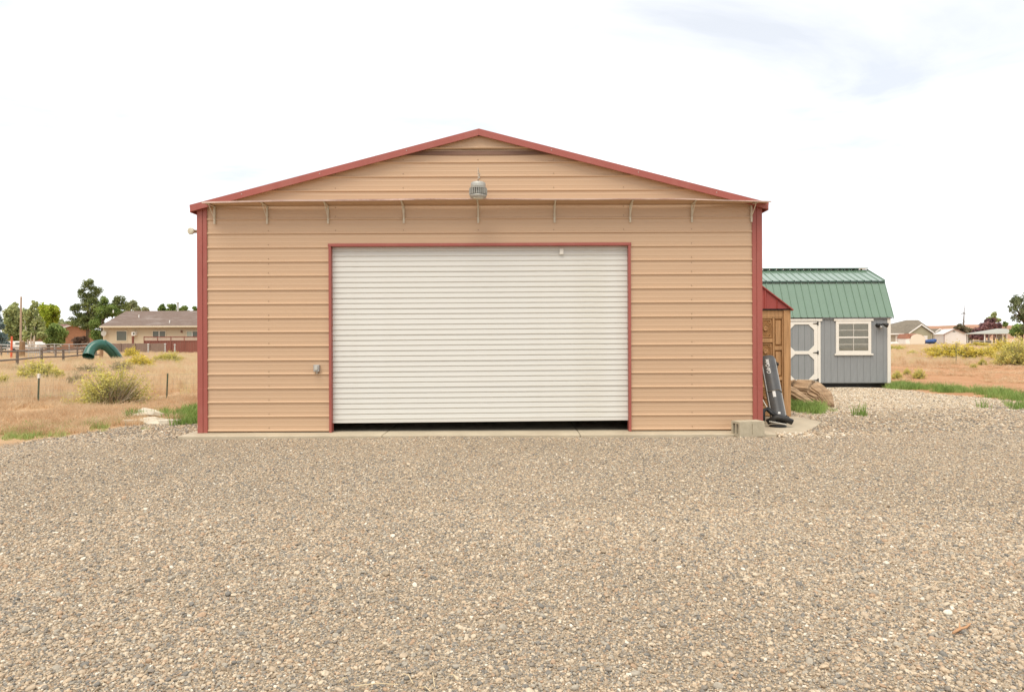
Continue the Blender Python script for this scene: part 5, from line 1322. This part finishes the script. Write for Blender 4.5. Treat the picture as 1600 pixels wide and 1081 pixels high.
# hip-roofed house on the right
RY = 170.0
rs = RY / FPX
rh = thing('hip_roof_house', 'beige house with brown hip roof and white-edged front gable', 'house', (X(1430, RY), RY, -.1))
M_wallr = mat('wall_greige', (.40, .36, .28), .8, .05, .6, (.3, 1, 4)); M_wallg = mat('wall_olive', (.36, .335, .23), .8, .05, .6, (.3, 1, 4))
def q(px, py, Y=RY): return P(px, py, Y)
e_z = q(1430, 521).z; r_z = Z(1430, 500, RY + 7)
xl, xr = q(1372, 521).x, q(1462, 521).x
mb = MB(); mb.box(xl + .5, xr - .4, RY, RY + 14, -.3, e_z); mb.build('wall', M_wallr, rh)
rl, rr_ = X(1416, RY + 7), X(1435, RY + 7)
yb_, yf_ = RY + 14.6, RY - .6
mb = MB(); mb.add([(xl, yf_, e_z), (xr, yf_, e_z), (xr, yb_, e_z), (xl, yb_, e_z), (rl, RY + 7, r_z), (rr_, RY + 7, r_z), (xl, yf_, e_z - .2), (xr, yf_, e_z - .2), (xr, yb_, e_z - .2), (xl, yb_, e_z - .2)],
    [(0, 1, 5, 4), (1, 2, 5), (2, 3, 4, 5), (3, 0, 4), (6, 7, 1, 0), (7, 8, 2, 1), (8, 9, 3, 2), (9, 6, 0, 3), (9, 8, 7, 6)]); rr = mb.build('roof', M_shing2, rh)
mb = MB(); mb.box(xl - .02, q(1420, 521).x, yf_ - .08, yf_ - .001, e_z - .28, e_z + .04); mb.build('gutter', M_pale, rh)
GYf = RY - 2.2
def front_gable(pa, pb, pk, Y, depth, wall_m):
    a_, b_, k_ = P(*pa, Y), P(*pb, Y), P(*pk, Y)
    mb = MB(); mb.prism([(a_.x + .4, Y, -.3), (b_.x - .4, Y, -.3), (b_.x - .4, Y, b_.z + .1), (k_.x, Y, k_.z - .15), (a_.x + .4, Y, a_.z + .1)], (0, depth, 0)); mb.build('gable_wall', wall_m, rh)
    for p_ in (a_, b_):
        s = 1 if p_.x > k_.x else -1
        mb = MB(); mb.prism([(k_.x, Y - .35, k_.z), (p_.x, Y - .35, p_.z), (p_.x, Y - .35, p_.z + .16), (k_.x, Y - .35, k_.z + .16)], (0, depth + 3.5, 0)); mb.build('gable_roof', M_shing2, rh)
        mb = MB(); mb.prism([(k_.x, Y - .42, k_.z - .12), (p_.x, Y - .42, p_.z - .12), (p_.x, Y - .42, p_.z + .20), (k_.x, Y - .42, k_.z + .20)], (0, .065, 0)); mb.build('bargeboard', M_pale, rh)
front_gable((1418.5, 521.5), (1458.5, 521), (1438.5, 507.5), GYf, 5, M_wallg)
front_gable((1455, 522.5), (1473, 516.5), (1467, 514.5), RY + 2.0, 5, M_wallg)
c0, c1 = P(1399, 534, RY), P(1402, 524, RY); mb = MB(); mb.box(c0.x, c1.x, RY - .05, RY - .002, -.1, c1.z); mb.build('door', M_pale, rh)
hwin(rh, 1406.2, 1407.6, 527, 530.5, RY, M_gd); hwin(rh, 1408.6, 1410, 527, 530.5, RY, M_gd)
hwin(rh, 1456.2, 1457.6, 523, 533, GYf, M_gd); hwin(rh, 1461.2, 1462.6, 524, 532, RY + 2.0, M_gd)
c0, c1 = P(1440.5, 538, GYf), P(1449, 524.5, GYf); mb = MB(); mb.box(c0.x, c1.x, GYf - .06, GYf - .002, -.1, c1.z); mb.build('garage_door', M_pale, rh)

# arched cream shed
AY = 150.0
ash = thing('arched_shed', 'small cream shed with an arched barn front and rusty roof', 'shed', (X(1434, AY), AY, -.1))
M_cream = mat('cream_wall', (.68, .60, .48), .8, .04, .8)
fx = [(1422.5, 541.5), (1445, 541.5), (1445.5, 530), (1444.5, 526.5), (1439.5, 523), (1433, 521.6), (1427, 523.5), (1424, 526), (1422, 532)]
pts = [P(a_, b_, AY) for a_, b_ in fx]; pts[0].z = pts[1].z = -.25
mb = MB(); mb.prism(pts, (0, 4.5, 0)); mb.build('front', M_cream, ash)
M_rroof = mat('rusty_roof', (.30, .14, .09), .85, .2, 2)
sp_ = [P(a_, b_, AY) for a_, b_ in ((1422, 532), (1424, 526), (1427, 523.5), (1433, 521.6), (1439.5, 523), (1444.5, 526.5), (1445.5, 530))]
mb = MB()
for i in range(len(sp_) - 1):
    a_, b_ = sp_[i], sp_[i+1]; up = Vector((0, 0, .07)); out_ = Vector((-.06 if i < 3 else .06, 0, 0))
    mb.prism([a_ + out_ + Vector((0, .12, 0)), b_ + out_ * (.5 if 0 < i < 5 else 1) + Vector((0, .12, 0)), b_ + out_ + up + Vector((0, .12, 0)), a_ + out_ + up + Vector((0, .12, 0))], (0, 4.6, 0))
mb.build('roof', M_rroof, ash)
x0_ = pts[0].x; mb = MB(); mb.prism([(x0_ - .02, AY + .1, -.25), (x0_ - .02, AY + .1, 1.3), (x0_ - .70, AY + .6, 1.25), (x0_ - .70, AY + .6, -.25)], (0, 3.0, 0)); mb.build('side_wall', M_pale, ash)
mb = MB(); mb.prism([(x0_ + .12, AY + .08, 2.35), (x0_ - .06, AY + .08, 1.31), (x0_ - .78, AY + .55, 1.27), (x0_ - .30, AY + .6, 2.3)], (0, 3.4, 0)); mb.build('side_roof', M_rroof, ash)
mb = MB(); mb.box(pts[1].x + .02, pts[1].x + .11, AY - .02, AY + .1, -.2, P(1446, 532, AY).z); mb.build('edge_post', M_brown, ash)
# blue covered boat
BYt = 158.0; bo = thing('covered_boat', 'boat under a blue tarpaulin between cream shed and white outbuilding', 'boat', (X(1454, BYt), BYt, -.1), local=True)
M_tarp = mat('blue_tarp', (.03, .075, .22), .6, .25, 2, dirt=(.35, .42, .5), dirt_amt=.3, dirt_scale=1.5)
hull = []
for i, (x, w_, zb_, zt_) in enumerate(((-1.25, .55, .45, .85), (-.9, .8, .30, 1.05), (0, .95, .28, 1.15), (.8, .85, .35, 1.25), (1.25, .35, .7, 1.2))):
    hull.append([(x, -w_ * .6, zb_), (x, -w_, (zb_ + zt_) / 2), (x, -w_ * .8, zt_ - .08), (x, 0, zt_ + .06), (x, w_ * .8, zt_ - .08), (x, w_, (zb_ + zt_) / 2), (x, w_ * .6, zb_)])
mb = MB(); mb.v = [p_ for r_ in hull for p_ in r_]; mb.f = [(i*7+k, i*7+(k+1) % 7, (i+1)*7+(k+1) % 7, (i+1)*7+k) for i in range(4) for k in range(7)] + [tuple(range(7)), tuple(range(28, 35))[::-1]]
mb.build('tarpaulin', M_tarp, bo, smooth=True)
for x in (-.5, .5):
    mb = MB(); mb.tube([(x, -.75, .2), (x, -.55, .2)], .26, 12); mb.build('wheel', M_black, bo)
mb = MB(); mb.box(-1.3, 1.9, -.06, .06, .22, .30); mb.build('trailer_beam', M_black, bo)
# white gabled outbuilding
WY = 158.0
wo = thing('white_outbuilding', 'plain white gabled outbuilding with pale metal roof', 'outbuilding', (X(1492, WY), WY, -.1))
a_, b_, k_ = P(1475, 522, WY), P(1510, 522.5, WY), P(1490.5, 514.5, WY)
zE = (a_.z + b_.z) / 2
sk = P(1464, 522, WY + 5) 
dxs = sk.x - a_.x
mb = MB(); mb.prism([(a_.x, WY, -.3), (b_.x, WY, -.3), (b_.x, WY, zE), (k_.x, WY, k_.z), (a_.x, WY, zE)], (dxs, 6.0, 0)); mb.build('wall', mat('outbuilding_white', (.66, .62, .57), .7, .05, .6), wo)
M_pm = mat('pale_metal_roof', (.60, .58, .54), .4, .06, 1)
for p_ in (a_, b_):
    s = -1 if p_ is a_ else 1
    mb = MB(); mb.prism([(k_.x, WY - .2, k_.z + .02), (p_.x + s * .25, WY - .2, zE - .08), (p_.x + s * .25, WY - .2, zE + .04), (k_.x, WY - .2, k_.z + .14)], (dxs * 1.05, 6.4, 0)); mb.build('roof', M_pm, wo)
    mb = MB(); mb.prism([(k_.x, WY - .26, k_.z - .03), (p_.x + s * .28, WY - .26, zE - .14), (p_.x + s * .28, WY - .26, zE + .02), (k_.x, WY - .26, k_.z + .12)], (0, .055, 0)); mb.build('rake_board', mat('rake_brown', (.30, .19, .15), .8), wo)
mb = MB(); mb.box(a_.x - .04, a_.x + .10, WY - .03, WY - .002, -.3, zE - .05); mb.build('corner_board', mat('corner_brown', (.28, .17, .14), .8), wo)
mb = MB(); mb.box(k_.x - .28, k_.x + .28, WY - .03, WY - .002, k_.z - .62, k_.z - .38); mb.build('vent', M_gd, wo)
# picnic shelter
PY = 140.0
ps = thing('picnic_shelter', 'open picnic shelter with a low grey hip roof on posts', 'shelter', (X(1564, PY), PY, -.1))
a_, b_ = P(1537, 521, PY), P(1592, 521, PY); k0, k1 = P(1557, 513.5, PY + 3), P(1572, 513.5, PY + 3); D = 6
mb = MB(); ez = (a_.z + b_.z) / 2
mb.add([(a_.x, PY, ez), (b_.x, PY, ez), (b_.x, PY + D, ez), (a_.x, PY + D, ez), (k0.x, PY + 3, k0.z), (k1.x, PY + 3, k0.z), (a_.x, PY, ez - .12), (b_.x, PY, ez - .12), (b_.x, PY + D, ez - .12), (a_.x, PY + D, ez - .12)],
       [(0, 1, 5, 4), (1, 2, 5), (2, 3, 4, 5), (3, 0, 4), (6, 7, 1, 0), (7, 8, 2, 1), (8, 9, 3, 2), (9, 6, 0, 3), (9, 8, 7, 6)]); mb.build('roof', mat('shelter_roof', (.36, .35, .30), .7, .1, 1), ps)
for x in (a_.x + .45, X(1569, PY), b_.x - 2.2, b_.x - .6):
    for y in (PY + .4, PY + D - .4):
        mb = MB(); mb.box(x - .07, x + .07, y - .07, y + .07, -.2, ez - .1); mb.build('post', M_pale, ps)
mb = MB(); mb.box(b_.x - 2.2, b_.x - .5, PY + 3, PY + 3.1, -.2, ez - .3); mb.build('end_screen', mat('screen', (.36, .34, .27), .8), ps)
mb = MB(); mb.box(a_.x + .6, b_.x - 2.3, PY + 4.8, PY + 4.9, -.2, .9); mb.build('back_rail', mat('lowwall', (.40, .35, .29), .9, .1, 1), ps)
rail_fence('low pale fence behind the golden rabbitbrush near the shelter', [(X(q_, 132), 132) for q_ in (1512, 1521, 1530, 1539, 1550, 1562)], .95, (.9, .5), .05, .04, M_pipe, 'pale_fence')
mb = MB(); mb.prism([(-.8, 0, .0), (.7, 0, .0), (.95, 0, .4), (.6, 0, .75), (-.5, 0, .7), (-.95, 0, .4)], (0, 1.2, 0)); o = mb.build('covered_trailer', M_pale, bevel=.1); o.location = (X(1398, 140), 140, -.12); tag(o, 'small white covered load on the ground beside the hip-roofed house', 'trailer')

# ------------------------------------------------------------------ hills
M_hill = mat('red_hill', (.36, .185, .11), .95, .25, .02, dirt=(.22, .2, .11), dirt_amt=.8, dirt_scale=.05)
def ridge(name, px0, px1, top, Y, depth, m, seed, amp):
    n = 60; mb = MB(); rows = 6
    for i in range(n + 1):
        px_ = px0 + (px1 - px0) * i / n
        zt_ = Z(px_, top + amp * nz(np.array(px_ * .05), np.array(seed * 3.0), 1.0, seed), Y)
        x = X(px_, Y)
        for j in range(rows):
            t = j / (rows - 1); y = Y - depth * (1 - t); mb.v.append((x * y / Y * 1.0, y + 12 * nz(np.array(x * .02), np.array(t * 3), 1, seed + 1), -1 + (zt_ + 1) * (t ** .8)))
        mb.v.append((x, Y + depth * 2, zt_ - 2))
    k = rows + 1
    mb.f = [(i*k+j, (i+1)*k+j, (i+1)*k+j+1, i*k+j+1) for i in range(n) for j in range(k - 1)]
    return tag(mb.build(name, m, smooth=True), kind='structure')
ridge('hills', 1180, 2100, 508, 900, 160, M_hill, 3, 1.6)
ridge('hills', -600, 500, 520, 1000, 160, M_hill, 5, 2.0)
ridge('far_mesa', 700, 2300, 511, 3800, 300, mat('mesa_grey', (.36, .33, .33), .95, .1, .004), 9, .6)
